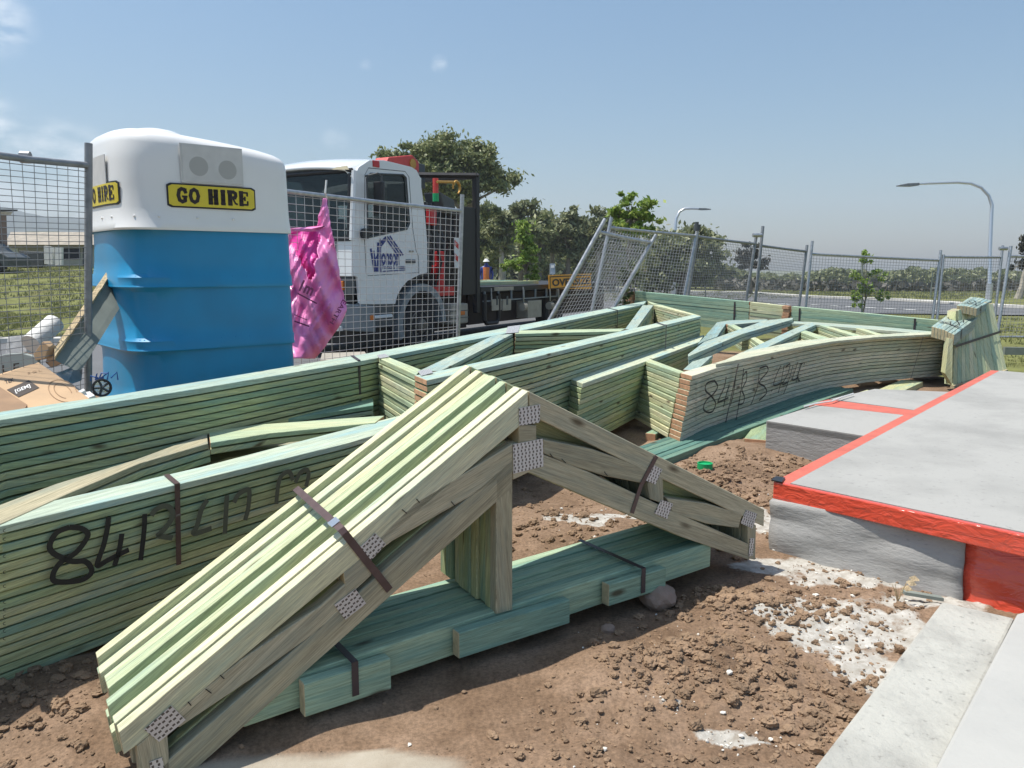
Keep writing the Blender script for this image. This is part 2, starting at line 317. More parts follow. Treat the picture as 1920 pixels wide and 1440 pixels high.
def leaf(name, cols, trans=.25, rough=.55):
    m = bpy.data.materials.new(name); m.use_nodes = True; t = m.node_tree; L = t.links.new; b = t.nodes['Principled BSDF']
    g = t.nodes.new('ShaderNodeNewGeometry')
    o = ramp(t, cols, g.outputs['Random Per Island']); L(o, b.inputs['Base Color']); b.inputs['Roughness'].default_value = rough
    tr = t.nodes.new('ShaderNodeBsdfTranslucent'); L(o, tr.inputs['Color']); mx = t.nodes.new('ShaderNodeMixShader'); mx.inputs[0].default_value = trans
    out = t.nodes['Material Output']; L(b.outputs[0], mx.inputs[1]); L(tr.outputs[0], mx.inputs[2]); L(mx.outputs[0], out.inputs[0]); return m
M_['gum'] = leaf('gum_leaves', [(0, (.11, .14, .055)), (.5, (.24, .275, .11)), (1, (.40, .41, .20))])
M_['wood'] = leaf('wood_leaves', [(0, (.11, .13, .06)), (.5, (.22, .245, .115)), (1, (.36, .37, .20))])
M_['fresh'] = leaf('fresh_leaves', [(0, (.12, .20, .03)), (.5, (.24, .36, .06)), (1, (.42, .50, .13))], .35)
M_['dull'] = leaf('dull_leaves', [(0, (.05, .075, .03)), (.5, (.10, .14, .05)), (1, (.19, .22, .09))], .3)
M_['bare'] = leaf('sparse_dark_leaves', [(0, (.045, .04, .03)), (.5, (.08, .075, .055)), (1, (.13, .12, .09))], .15)
M_['grassb'] = leaf('grass_blades', [(0, (.08, .10, .03)), (.5, (.16, .18, .06)), (1, (.30, .28, .13))], .3)
M_['bark'] = mat('grey_bark', (.20, .17, .13), .9, var=.35, vscale=5, bump=.5, bscale=12)
M_['barkp'] = mat('pale_bark', (.40, .36, .30), .9, var=.3, vscale=3)
M_['hill'] = mat('wooded_hill', (.055, .068, .045), .95, var=.35, vscale=.06, detail=8)
M_['brick'] = mat('brown_brick', (.16, .12, .10), .9, var=.15, vscale=6)
M_['render'] = mat('beige_render', (.46, .43, .36), .9, var=.08, vscale=2)
M_['tile'] = mat('concrete_roof_tiles', (.33, .29, .23), .85, var=.3, vscale=3.0)
M_['glass'] = None
def glass():
    m = bpy.data.materials.new('tinted_glass'); m.use_nodes = True; t = m.node_tree; b = t.nodes['Principled BSDF']
    b.inputs['Base Color'].default_value = (.02, .03, .035, 1); b.inputs['Roughness'].default_value = .04; b.inputs['Specular IOR Level'].default_value = .8
    tr = t.nodes.new('ShaderNodeBsdfTransparent'); tr.inputs[0].default_value = (.62, .68, .68, 1)
    mx = t.nodes.new('ShaderNodeMixShader'); mx.inputs[0].default_value = .66
    t.links.new(b.outputs[0], mx.inputs[1]); t.links.new(tr.outputs[0], mx.inputs[2]); t.links.new(mx.outputs[0], t.nodes['Material Output'].inputs[0]); return m
M_['glass'] = glass()

# ------------------------------------------------------------------ terrain
def g0(x, y):
    z = -.25 * sm(x / 10) * sm((y - 10) / 10)
    z -= .018 * max(0., y - 40) * sm(x / (.25 * y + 1)) if y > 40 else 0
    z = max(z, -8)
    z += 1.48 * sm((-x - .20 * y) / (.14 * y + 1)) * sm((y - 15.5) / 30)
    z -= .05 * sm((-.25 - x) / .5) * sm((2.5 - y) / .4)
    return z
AX0, AX1 = Vector((-1.128, 2.11, 0)), Vector((1.227, 3.73, 0))
def gauss(x, y, cx, cy, sx_, sy_): return math.exp(-((x - cx) / sx_) ** 2 - ((y - cy) / sy_) ** 2)
def rough(x, y):
    """dirt relief in metres and how loose the soil is there"""
    n = noise.noise
    loose = sm((n(Vector((x * .9, y * .9, 3))) + .25) * 1.8)
    # flat trampled strip just in front of the base boards
    d = (y - (2.886 + .688 * x)) * .824
    flat = sm((d + .42) / .12) * sm((.06 - d) / .08) * (1 if -1.2 < x < .8 else 0)
    loose = max(loose * (1 - .9 * flat), 0)
    h = .030 * n(Vector((x * 1.3, y * 1.3, 0))) + .02 * n(Vector((x * 4, y * 4, 5)))
    h += loose * (.022 * n(Vector((x * 11, y * 11, 1))) + .014 * abs(n(Vector((x * 25, y * 25, 2)))) + .008 * n(Vector((x * 60, y * 60, 2))))
    h += .10 * gauss(x, y, 1.30, 5.15, .55, .35) + .10 * gauss(x, y, 1.75, 5.9, .5, .5) + .05 * gauss(x, y, 1.0, 3.25, .28, .22) + .05 * gauss(x, y, .55, 2.75, .5, .2)
    h += .05 * gauss(x, y, .2, 4.3, .5, .4) + .04 * gauss(x, y, -1.75, 2.55, .4, .3) + .05 * gauss(x, y, 4.6, 8.3, .5, .5)
    return h, loose
xs = np.concatenate([-np.geomspace(900, 6.2, 60), np.arange(-6, -2.6, .10), np.arange(-2.6, 3.2, .022), np.arange(3.2, 8, .08), np.geomspace(8.1, 900, 60)])
ys = np.concatenate([[-60, -30, -10, -3, 0, .8], np.arange(1.2, 6.6, .022), np.arange(6.6, 12, .09), np.geomspace(12.1, 1800, 110)])
nx_, ny_ = len(xs), len(ys)
co = np.zeros((ny_, nx_, 3)); aw = np.zeros((ny_, nx_)); ag = np.zeros((ny_, nx_)); ac = np.zeros((ny_, nx_))
# white lime patches (centre, radii)
LIME = [(atz(1590, 1170, 0), .36, .26), (atz(1530, 1200, 0), .22, .12), (atz(1680, 1190, 0), .25, .12), (atz(1500, 1160, 0), .12, .10), (atz(1640, 1260, 0), .16, .22), (atz(1345, 1385, 0), .09, .05), (atz(1390, 1390, 0), .10, .03), (atz(1258, 1326, 0), .04, .025),
        (atz(1440, 985, 0), .12, .35), (atz(1460, 1060, 0), .28, .14), (atz(1600, 1085, 0), .35, .10), (atz(1740, 1125, 0), .3, .10), (atz(1080, 990, 0), .25, .12), (atz(1170, 975, 0), .2, .1)]
CONC = [(atz(640, 1438, 0), .36, .09), (atz(520, 1455, 0), .4, .13), (atz(740, 1450, 0), .2, .08)]
for j, y in enumerate(ys):
    for i, x in enumerate(xs):
        z = g0(x, y)
        if -3.5 < x < 8.2 and 1 < y < 12.2:
            h, lo = rough(x, y)
            e = min(1, (x + 3.5) / .6, (8.2 - x) / .6, (12.2 - y) / .6)
            z += h * e
            if x > -2.7 and x < 3.3 and y < 6.7:
                w = 0
                for c_, rx, ry in LIME:
                    q = ((x - c_.x) / rx) ** 2 + ((y - c_.y) / ry) ** 2
                    if q < 4: w = max(w, 1.25 - q + .9 * noise.noise(Vector((x * 9, y * 9, 7))))
                aw[j, i] = max(0, min(1, w * 1.6))
                w = 0
                for c_, rx, ry in CONC:
                    q = ((x - c_.x) / rx) ** 2 + ((y - c_.y) / ry) ** 2
                    if q < 4: w = max(w, 1.2 - q + .6 * noise.noise(Vector((x * 6, y * 6, 2))))
                w = max(0, min(1, w * 2)); ac[j, i] = w; z -= (h * .8) * w
        gr = 0
        if y > 14.5 or x < -9: gr = 1
        if y > 10 and x > 7: gr = 1
        if x > 5.8 and y > 9.7 and x < 14: gr = 1
        ag[j, i] = gr
        co[j, i] = (x, y, z)
me = bpy.data.meshes.new('ground')
idx = np.arange(nx_ * ny_).reshape(ny_, nx_)
fq = np.stack([idx[:-1, :-1], idx[:-1, 1:], idx[1:, 1:], idx[1:, :-1]], -1).reshape(-1, 4)
me.vertices.add(nx_ * ny_); me.vertices.foreach_set('co', co.ravel())
me.loops.add(fq.size); me.loops.foreach_set('vertex_index', fq.ravel().astype(np.int32))
me.polygons.add(len(fq)); me.polygons.foreach_set('loop_start', np.arange(0, fq.size, 4, dtype=np.int32)); me.polygons.foreach_set('loop_total', np.full(len(fq), 4, dtype=np.int32))
me.update(); me.validate()
for nm, a in (('lime', aw), ('grass', ag), ('conc', ac)):
    at_ = me.attributes.new(nm, 'FLOAT', 'POINT'); at_.data.foreach_set('value', a.ravel().astype(np.float32))
me.polygons.foreach_set('use_smooth', np.ones(len(fq), dtype=bool))
def groundmat():
    m = bpy.data.materials.new('site_soil'); m.use_nodes = True; t = m.node_tree; L = t.links.new; b = t.nodes['Principled BSDF']
    g = t.nodes.new('ShaderNodeNewGeometry')
    def nz(s, d=8, r=.6):
        n = t.nodes.new('ShaderNodeTexNoise'); n.inputs['Scale'].default_value = s; n.inputs['Detail'].default_value = d; n.inputs['Roughness'].default_value = r; L(g.outputs['Position'], n.inputs['Vector']); return n.outputs[0]
    def at(n): a = t.nodes.new('ShaderNodeAttribute'); a.attribute_name = n; return a.outputs['Fac']
    def mix(f, a, c):
        x = t.nodes.new('ShaderNodeMix'); x.data_type = 'RGBA'; L(f, x.inputs['Factor'])
        for k, v in (('A', a), ('B', c)):
            if isinstance(v, tuple): x.inputs[k].default_value = (*v, 1)
            else: L(v, x.inputs[k])
        return x.outputs['Result']
    soil = ramp(t, [(.28, (.14, .088, .054)), (.45, (.225, .148, .094)), (.6, (.31, .212, .142)), (.78, (.40, .29, .205))], nz(2.2, 12, .68))
    fine = ramp(t, [(.35, (.62, .62, .62)), (.55, (1, 1, 1)), (.72, (1.25, 1.22, 1.18))], nz(70, 6, .7))
    mm = t.nodes.new('ShaderNodeVectorMath'); mm.operation = 'MULTIPLY'; L(soil, mm.inputs[0]); L(fine, mm.inputs[1])
    lime = ramp(t, [(.35, (.36, .33, .28)), (.6, (.52, .50, .45)), (.8, (.64, .62, .57))], nz(18, 6))
    grass = ramp(t, [(.30, (.16, .115, .06)), (.45, (.13, .135, .045)), (.58, (.19, .20, .065)), (.8, (.32, .27, .13))], nz(1.1, 12, .78))
    cn = ramp(t, [(.3, (.34, .29, .22)), (.6, (.44, .39, .31)), (.8, (.52, .47, .39))], nz(5, 9, .65))
    # break up the lime mask with fine noise
    lm = t.nodes.new('ShaderNodeMath'); lm.operation = 'MULTIPLY_ADD'; lm.inputs[1].default_value = 1.0; L(at('lime'), lm.inputs[0])
    sn = t.nodes.new('ShaderNodeMapRange'); sn.inputs['To Min'].default_value = -1.1; sn.inputs['To Max'].default_value = .75; L(nz(26, 8, .7), sn.inputs['Value']); L(sn.outputs[0], lm.inputs[2])
    cl = t.nodes.new('ShaderNodeMapRange'); cl.inputs['From Min'].default_value = .30; cl.inputs['From Max'].default_value = .75; L(lm.outputs[0], cl.inputs['Value'])
    lgt = t.nodes.new('ShaderNodeMath'); lgt.operation = 'GREATER_THAN'; lgt.inputs[1].default_value = .02; L(at('lime'), lgt.inputs[0])
    lf = t.nodes.new('ShaderNodeMath'); lf.operation = 'MULTIPLY'; L(cl.outputs[0], lf.inputs[0]); L(lgt.outputs[0], lf.inputs[1])
    c = mix(lf.outputs[0], mm.outputs[0], lime); c = mix(at('conc'), c, cn); c = mix(at('grass'), c, grass)
    L(c, b.inputs['Base Color']); b.inputs['Roughness'].default_value = .95; b.inputs['Specular IOR Level'].default_value = .2
    u = t.nodes.new('ShaderNodeBump'); u.inputs['Strength'].default_value = .6; u.inputs['Distance'].default_value = .012; L(nz(55, 10, .75), u.inputs['Height']); L(u.outputs[0], b.inputs['Normal'])
    return m
gnd = link('ground', me, groundmat()); tag(gnd, 'brown building site soil running into rough grass', 'ground', kind='structure')
def gh(x, y):
    h, l = rough(x, y) if (-3.5 < x < 8.2 and 1 < y < 12.2) else (0, 0)
    return g0(x, y) + h
# loose clods
def rocks(name, spots, mt, label, cat, seed=1, kind='stuff', am=1.0):
    rnd = random.Random(seed)
    bm = bmesh.new(); bmesh.ops.create_icosphere(bm, subdivisions=3, radius=1); base = [v.co.copy() for v in bm.verts]; faces = [[v.index for v in f.verts] for f in bm.faces]; bm.free()
    bm = bmesh.new(); bmesh.ops.create_icosphere(bm, subdivisions=1, radius=1); base1 = [v.co.copy() for v in bm.verts]; faces1 = [[v.index for v in f.verts] for f in bm.faces]; bm.free()
    V = []; F = []
    for (x, y, z, r) in spots:
        b_, f_ = (base, faces) if r > .012 else (base1, faces1)
        o = Vector((rnd.random() * 90, rnd.random() * 90, rnd.random() * 90)); sc = Vector((rnd.uniform(.75, 1.3), rnd.uniform(.75, 1.2), rnd.uniform(.5, .85)))
        a = rnd.random() * 6.28; ca, sa = math.cos(a), math.sin(a); k0 = len(V)
        for p in b_:
            k = 1 + .45 * am * noise.noise(p * 1.3 + o) + am * .30 * noise.noise(p * 2.9 + o) + am * .16 * noise.noise(p * 7 + o)
            q = Vector((p.x * sc.x * k, p.y * sc.y * k, p.z * sc.z * k)) * r
            V.append((x + q.x * ca - q.y * sa, y + q.x * sa + q.y * ca, z + q.z))
        F += [tuple(k0 + i for i in f) for f in f_]
    me = bpy.data.meshes.new(name); me.from_pydata(V, [], F); o = link(name, me, mt)
    return tag(o, label, cat, kind=kind)
rnd = random.Random(3); sp = []
def blocked(x, y):
    d = (y - (2.886 + .688 * x)) * .824; a = (x + 1.128) * .824 + (y - 2.11) * .567
    if 0 < d < .46 and -.05 < a < 2.9: return True          # under the base boards
    if -.40 < d <= 0 and x < .3 and rnd.random() < .88: return True   # trampled strip
    if x > .8 and y < 3.5 and (x - .85) * .79 - (y - 2.05) * .62 > 0: return True
    for c_, rx, ry in CONC:
        if ((x - c_.x) / rx) ** 2 + ((y - c_.y) / ry) ** 2 < 1.1: return True
    return False
while len(sp) < 9500:
    x = rnd.uniform(-2.2, 2.4); y = 1.7 + (rnd.random() ** 1.5) * 4.2
    if abs(x) > .75 * y + .3 or blocked(x, y): continue
    h, lo = rough(x, y)
    if rnd.random() > .15 + lo: continue
    r = .0025 + .011 * rnd.random() ** 3.5 + (.018 * rnd.random() if rnd.random() < .02 else 0)
    sp.append((x, y, g0(x, y) + h + r * .25, r))
for (cx, cy, n_, s_) in ((.62, 2.72, 600, .22), (1.05, 3.25, 700, .20), (1.0, 2.6, 300, .18), (1.28, 4.9, 700, .3), (1.65, 5.6, 500, .3), (-1.6, 2.45, 600, .28), (1.05, 2.35, 300, .14), (.3, 4.2, 500, .4)):
    for k in range(n_):
        x = rnd.gauss(cx, s_); y = rnd.gauss(cy, s_ * .6)
        if blocked(x, y) or abs(x) > .8 * y: continue
        r = .003 + .022 * rnd.random() ** 4
        sp.append((x, y, gh(x, y) + r * .3, r))
rocks('soil_clods', sp, M_['clod'], 'loose crumbly brown soil clods strewn over the building site', 'soil', 5)
sp = []
while len(sp) < 200:
    c_, rx, ry = rnd.choice(LIME); x = rnd.gauss(c_.x, rx * .9); y = rnd.gauss(c_.y, ry * 1.2)
    if rnd.random() < .25: x = rnd.uniform(-.6, 1.3); y = rnd.uniform(2.0, 3.2)
    if blocked(x, y): continue
    r = .003 + .009 * rnd.random() ** 3; sp.append((x, y, gh(x, y) + r * .3, r))
rocks('lime_crumbs', sp, M_['clodw'], 'white lime and mortar crumbs scattered on the soil', 'rubble', 9)
def stone(px, py, z, r, label, mt=M_['stone'], seed=4, name='stone'):
    p = atz(px, py, z); return rocks(name, [(p.x, p.y, z, r)], mt, label, 'stone', seed, None, .35)
for o_, a in (((1232, 1118, .045, .085), 'large smooth brown stone leaning on the packer at the base boards'), ((1140, 1180, .02, .03), 'small stone nearest the big brown stone'),):
    so = stone(*o_, a, seed=len(a))
# ------------------------------------------------------------------ timber
def board(name, poly, ext, mt, end, parent, bev=.0022):
    poly = [Vector(p) for p in poly]; ext = Vector(ext); n = len(poly)
    best = max(((poly[i] - poly[j]).length, i, j) for i in range(n) for j in range(i))
    d = (poly[best[1]] - poly[best[2]]).normalized()
    # use the longest edge as grain direction when it is nearly as long
    e = max((((poly[(i + 1) % n] - poly[i]).length, i) for i in range(n)))
    if e[0] > .45 * best[0]: d = (poly[(e[1] + 1) % n] - poly[e[1]]).normalized()
    m = MB(); m.prism(poly, ext); me = bpy.data.meshes.new(name); me.from_pydata(m.v, [], m.f); me.update()
    bm = bmesh.new(); bm.from_mesh(me); bmesh.ops.recalc_face_normals(bm, faces=bm.faces); uvl = bm.loops.layers.uv.new('UVMap')
    en = ext.normalized(); side = d.cross(en)
    for f in bm.faces:
        if abs(f.normal.dot(d)) > .75 and end is not None: f.material_index = 1
        for l in f.loops:
            p = l.vert.co; l[uvl].uv = (p.dot(d), p.dot(side) + p.dot(en))
    bm.to_mesh(me); bm.free()
    o = link(name, me, [mt] + ([end] if end else []), parent)
    if bev:
        b = o.modifiers.new('bevel', 'BEVEL'); b.width = bev; b.segments = 1; b.limit_method = 'ANGLE'; b.angle_limit = math.radians(50)
    return o
def quadstrip(name, mt, pts, w, parent, nrm, thick=.0015):
    """flat ribbon of width w along world points, lifted along nrm"""
    m = MB(); pts = [Vector(p) for p in pts]; L_, R_ = [], []
    for i, p in enumerate(pts):
        d = (pts[min(i + 1, len(pts) - 1)] - pts[max(i - 1, 0)]).normalized(); s = d.cross(nrm).normalized()
        ww = w[i] if isinstance(w, (list, tuple)) else w
        L_.append(p + s * ww / 2); R_.append(p - s * ww / 2)
    for i in range(len(pts) - 1):
        m.prism([L_[i], L_[i + 1], R_[i + 1], R_[i]], nrm * thick)
    return m
def npl(px4, p0, n, parent, off, seed=0):
    """punched steel nail plate given by four pixel corners on a plane"""
    P = [onp(x, y, p0, n) + off for x, y in px4]
    if n.dot(O3 - P[0]) < 0: n = -n
    P = [p + n * .002 for p in P]
    me = bpy.data.meshes.new('nail_plate'); vs = P + [p + n * .0015 for p in P]
    me.from_pydata(vs, [], [(0, 1, 2, 3), (4, 5, 6, 7), (0, 1, 5, 4), (1, 2, 6, 5), (2, 3, 7, 6), (3, 0, 4, 7)]); uvl = me.uv_layers.new(name='UVMap')
    a = (P[1] - P[0]).normalized(); b = n.cross(a)
    for lo in me.loops:
        q = me.vertices[lo.vertex_index].co - P[0]; uvl.data[lo.index].uv = (q.dot(a), q.dot(b))
    return link('nail_plate', me, M_['nail'], parent)

# ---- the standing bundle of small gable trusses
NRM = Vector((.567, -.824, 0)).normalized()          # faces the camera
E_ = Vector((.824, .567, 0)); D_ = Vector((-.567, .824, .085)) * .046
A_ = empty('truss_bundle', AX0.lerp(AX1, .5), 'standing strapped bundle of small peaked gable trusses, nearest the camera', 'roof trusses')
def apx(x, y): return onp(x, y, AX0, NRM)
def afront(name, pts, mt, n=10, end='endpale', k0=0, jit=(.006, .006), only=None):
    P = [apx(*p) for p in pts]
    for k in range(k0, n):
        j = E_ * random.uniform(-jit[0], jit[0]) + Vector((0, 0, random.uniform(-jit[1], jit[1]))) if k else Vector()
        board(name, [p + D_ * k + j for p in P], D_ * random.uniform(.90, .965), M_[mt] if k else M_['grey'], M_[end], A_)
def rafters():
    PL = [apx(*p) for p in [(989, 733), (221, 1373), (230, 1415), (256, 1396), (972, 800), (989, 786)]]
    PR = [apx(*p) for p in [(991, 733), (1433, 955), (1432, 987), (1355, 951), (1194, 876), (1012, 787), (991, 786)]]
    offs = [0, .004, -.052, .004, -.058, .008, .002, .014, -.012, .012]
    for k in range(10):
        up = Vector((0, 0, offs[k] + random.uniform(-.004, .004))); w = random.uniform(.90, .965)
        ee = E_ * random.uniform(-.008, .008)
        board('rafter', [p + D_ * k + up + ee for p in PL], D_ * (w - .07), M_['pale'], M_['endpale'], A_, .0014)
        board('rafter', [p + D_ * k + up + ee for p in PR], D_ * w, M_['grey'] if k == 0 else M_['pine'], M_['endpale'], A_, .003)
    # grey weathered look on the front faces: thin facing boards are the front rafters themselves
rafters()
afront('chord', [(961, 833), (962, 885), (735, 1015), (690, 1050), (680, 1040), (777, 944)], 'pine')
afront('chord', [(961, 862), (961, 915), (600, 1235), (345, 1462), (280, 1462), (322, 1420), (555, 1215), (766, 1029)], 'pine')
afront('web', [(330, 1335), (451, 1238), (600, 1137), (648, 1094), (652, 1128), (600, 1180), (469, 1275), (335, 1365)], 'pine')
afront('post', [(644, 1075), (697, 1028), (697, 1078), (650, 1122)], 'grey')
afront('post', [(256, 1399), (312, 1352), (320, 1462), (262, 1462)], 'grey')
afront('post', [(973, 797), (1006, 797), (1006, 835), (973, 835)], 'grey')
afront('post', [(931, 900), (961, 880), (961, 1144), (930, 1152)], 'pine', n=9, jit=(.012, .004))
afront('chord', [(1019, 824), (1110, 842), (1150, 856), (1216, 884), (1205, 906), (1135, 893), (1075, 874), (1019, 850)], 'pine')
afront('chord', [(991, 885), (1019, 852), (1104, 885), (1269, 962), (1408, 1022), (1405, 1050), (1284, 1009), (1100, 932)], 'pine')
afront('web', [(1250, 934), (1325, 944), (1392, 964), (1385, 990), (1325, 982), (1262, 962)], 'pine')
afront('post', [(1214, 905), (1243, 893), (1245, 945), (1219, 936)], 'grey')
afront('post', [(1402, 985), (1418, 985), (1416, 1050), (1402, 1047)], 'grey')
# core board behind the big plate joint
afront('gusset', [(961, 833), (1019, 826), (1019, 866), (991, 886), (962, 900)], 'grey')
for q in [[(972, 765), (1012, 758), (1011, 792), (973, 798)], [(961, 833), (1017, 822), (1018, 874), (962, 888)], [(1219, 869), (1241, 880), (1228, 908), (1206, 899)],
          [(1239, 937), (1261, 944), (1250, 973), (1226, 962)], [(1398, 956), (1419, 963), (1410, 991), (1388, 981)], [(1405, 1009), (1413, 1009), (1411, 1041), (1403, 1043)],
          [(703, 999), (723, 1020), (695, 1050), (671, 1028)], [(666, 1104), (686, 1131), (647, 1161), (626, 1134)], [(321, 1322), (348, 1349), (298, 1390), (270, 1367)], [(280, 1428), (304, 1419), (309, 1447), (284, 1452)]]:
    npl(q, AX0, NRM, A_, Vector())
# base boards lying on edge under the posts
bz = .165
def line_at(a): return AX0 + E_ * a
a0 = (apx(428, 1362) - AX0).dot(E_); a1 = (apx(1340, 1006) - AX0).dot(E_)
for k in range(8):
    p = line_at(a0 + random.uniform(-.05, .05)) + D_ * k * 1.06; q = line_at(a1 + random.uniform(-.03, .03)) + D_ * k * 1.06
    z = random.uniform(-.008, .004); p.z = .152 + z; q.z = .205 + z; p += NRM * -.012; q += NRM * -.012; nh = Vector((D_.x, D_.y, 0))
    board('bottom_chord', [p, q, q + Vector((0, 0, -.12)), p + Vector((0, 0, -.12))], nh * .98, M_['teal'], M_['endpale'], A_, .003)
def cleat(xa, ya, xb, yb, h, zt, th=.045):
    p = apx(xa, ya) ; q = apx(xb, yb); p.z = zt; q.z = zt; o = -NRM * .0
    board('packer_block', [p, q, q + Vector((0, 0, -h)), p + Vector((0, 0, -h))], NRM * th, M_['teal'], M_['endpale'], A_, .003)
cleat(560, 1283, 722, 1222, .115, .150); cleat(848, 1185, 1056, 1112, .10, .165); cleat(1128, 1086, 1236, 1046, .095, .178)
# straps
def strapA(front, back, top, wid, mt='strapb'):
    f0, f1 = apx(*front), apx(*back)
    m = quadstrip('', None, [f0 + NRM * .003, f1 + NRM * .003], wid, None, NRM)
    tp = f0 + D_ * 10 + Vector((0, 0, .022))
    d = (tp - (f0 + Vector((0, 0, .022)))).normalized()
    slope = (apx(221, 1373) - apx(989, 733)).normalized()
    nn = d.cross(slope).normalized(); nn = nn if nn.z > 0 else -nn
    pts = [f0 + NRM * .004, f0 + D_ * .2 + nn * .016] + [f0 + D_ * k + nn * .016 for k in (2, 5, 8, 9.6)] + [f0 + D_ * 10.1]
    m2 = quadstrip('', None, pts, wid, None, nn); m.add(m2.v, m2.f); o = m.build('strap', M_[mt], A_)
    return pts, nn
pts, nn = strapA((646, 1000), (730, 1106), None, .026)
m = MB(); s_ = pts[2].lerp(pts[1], .3); t_ = (pts[3] - pts[2]).normalized(); w_ = t_.cross(nn)
m.prism([s_ + w_ * .017 + t_ * .02, s_ - w_ * .017 + t_ * .02, s_ - w_ * .017 - t_ * .02, s_ + w_ * .017 - t_ * .02], nn * .005); m.build('strap_clip', M_['clip'], A_)
m = quadstrip('', None, [apx(1230, 855) + NRM * .003, apx(1200, 912) + NRM * .003, apx(1184, 962) + NRM * .003], .022, None, NRM); m.build('strap', M_['strapb'], A_)
def basestrap(xa, ya, drop):
    p = apx(xa, ya); p.z = .158 + .053 * ((p - AX0).dot(E_) - a0) / (a1 - a0) + .008; b = p + Vector((D_.x, D_.y, 0)) * 8.3; e = p + NRM * .047; u = Vector((0, 0, 1))
    m = quadstrip('', None, [e, p, b], .024, None, u); m2 = quadstrip('', None, [e + Vector((0, 0, .001)) + NRM * .001, e + NRM * .001 - Vector((0, 0, drop))], .024, None, NRM)
    m.add(m2.v, m2.f); m.build('strap', M_['strap'], A_)
basestrap(655, 1250, .12); basestrap(1192, 1064, .11)

# ---- bundles of long trusses lying flat: every member traced on the bundle's top plane, plies stacked downward
def lay(root, name, px, z, n, ply, mt, end='end', shift=(0, 0), jit=.005, k0=0, zs=None, alt=None):
    P = [atz(x, y, z) for x, y in px]
    for k in range(k0, n):
        o = Vector((shift[0] * k + random.uniform(-jit, jit), shift[1] * k + random.uniform(-jit, jit), -ply * k - (0 if k == 0 else random.uniform(0, .002))))
        mm = mt if (k < 1 or not alt) else alt
        board(name, [p + o for p in P], Vector((0, 0, -(ply - random.uniform(.0050, .0095)))), M_[mm], M_[end], root, .002)
def vstrap(root, px_top, z, drop, nrm, wide=.02, across=None, mt='strap', shift=(0, 0)):
    p = atz(*px_top, z); n = Vector(nrm).normalized(); m = MB(); q = p + n * .006
    m2 = quadstrip('', None, [q + Vector((0, 0, .006)), q + Vector((shift[0], shift[1], -drop))], wide, None, n); m.add(m2.v, m2.f)
    if across:
        b = atz(*across, z); m2 = quadstrip('', None, [q + Vector((0, 0, .005)), b + Vector((0, 0, .005))], wide, None, Vector((0, 0, 1))); m.add(m2.v, m2.f)
    return m.build('strap', M_[mt], root)
ZU = .86
U = empty('truss_bundle', atz(900, 650, ZU) - Vector((0, 0, ZU)), 'long bundle of roof trusses lying flat just before the blue toilet and truck', 'roof trusses')
lay(U, 'chord', [(-330, 852), (0, 772), (225, 739), (380, 714), (680, 664), (1000, 605), (1212, 564), (1206, 571), (1000, 615), (680, 676), (380, 727), (0, 787), (-330, 870)], ZU, 19, .037, 'top', alt='pine')
lay(U, 'chord', [(777, 704), (830, 694), (883, 682), (1000, 657), (1160, 622), (1300, 590), (1314, 593), (1000, 670), (898, 692), (800, 713)], ZU, 20, .037, 'top', alt='pine')
lay(U, 'web', [(1213, 564), (1314, 592), (1300, 590.5), (1226, 572)], ZU - .001, 10, .037, 'pale')
lay(U, 'web', [(1205, 572), (1225, 572), (1192, 617), (1172, 617)], ZU - .002, 10, .037, 'blue', alt='pine')
lay(U, 'web', [(963, 620), (1172, 616), (1162, 621), (965, 626)], ZU - .001, 10, .037, 'pale', alt='pine')
lay(U, 'web', [(927, 628), (962, 626), (828, 695), (787, 695)], ZU - .002, 10, .037, 'blue', alt='pine')
lay(U, 'web', [(709, 671), (726, 669), (788, 693), (779, 703)], ZU - .001, 11, .037, 'pale')
UN = Vector((.88, -.47, 0))
vstrap(U, (672, 677), ZU, .55, UN, .022, (660, 668)); vstrap(U, (1157, 582), ZU, .40, UN, .03, (1140, 578)); vstrap(U, (1248, 611), ZU, .40, UN, .03, (1232, 606))
up3 = Vector((0, 0, 1))
for q in [[(952, 613), (975, 610), (972, 624), (948, 626)], [(783, 697), (806, 692), (812, 700), (790, 706)], [(707, 667), (722, 664), (730, 670), (712, 673)]]:
    npl(q, Vector((0, 0, ZU)), up3, U, Vector((0, 0, .001)))
# near left bundle with the big spray painted number
ZN = .61
N_ = empty('truss_bundle', atz(300, 1100, 0), 'strapped bundle of long trusses spray painted 84 B, at the left edge of the photo', 'roof trusses')
for k in range(17):
    P = [atz(x, y, ZN) for x, y in [(-900, 1168), (0, 962), (380, 875), (680, 797), (770, 774), (790, 789), (655, 830), (380, 897), (0, 987), (-900, 1199)]]
    o = Vector((random.uniform(-.004, .004) - .0035 * k, random.uniform(-.004, .004) + .002 * k, -.0345 * k))
    board('chord', [p + o for p in P], Vector((0, 0, -.0345 + random.uniform(.004, .008))), M_['top'] if k == 0 else M_['pine'], M_['end'], N_, .002)
lay(N_, 'web', [(-60, 975), (0, 947), (110, 906), (255, 862), (390, 812), (392, 831), (265, 868), (130, 925), (30, 970), (-60, 1010)], ZN + .004, 3, .0345, 'grey', alt='pine')
lay(N_, 'web', [(391, 809), (480, 796), (720, 779), (703, 792), (505, 812), (394, 830)], ZN + .006, 2, .0345, 'pale', alt='pine')
lay(N_, 'web', [(200, 905), (300, 872), (620, 812), (650, 822), (430, 858), (240, 925)], ZN - .12, 2, .0345, 'grey', alt='blue')
lay(N_, 'chord', [(-300, 915), (0, 862), (480, 778), (700, 745), (700, 760), (480, 795), (0, 885), (-300, 945)], ZN - .02, 7, .0345, 'teal', alt='blue')
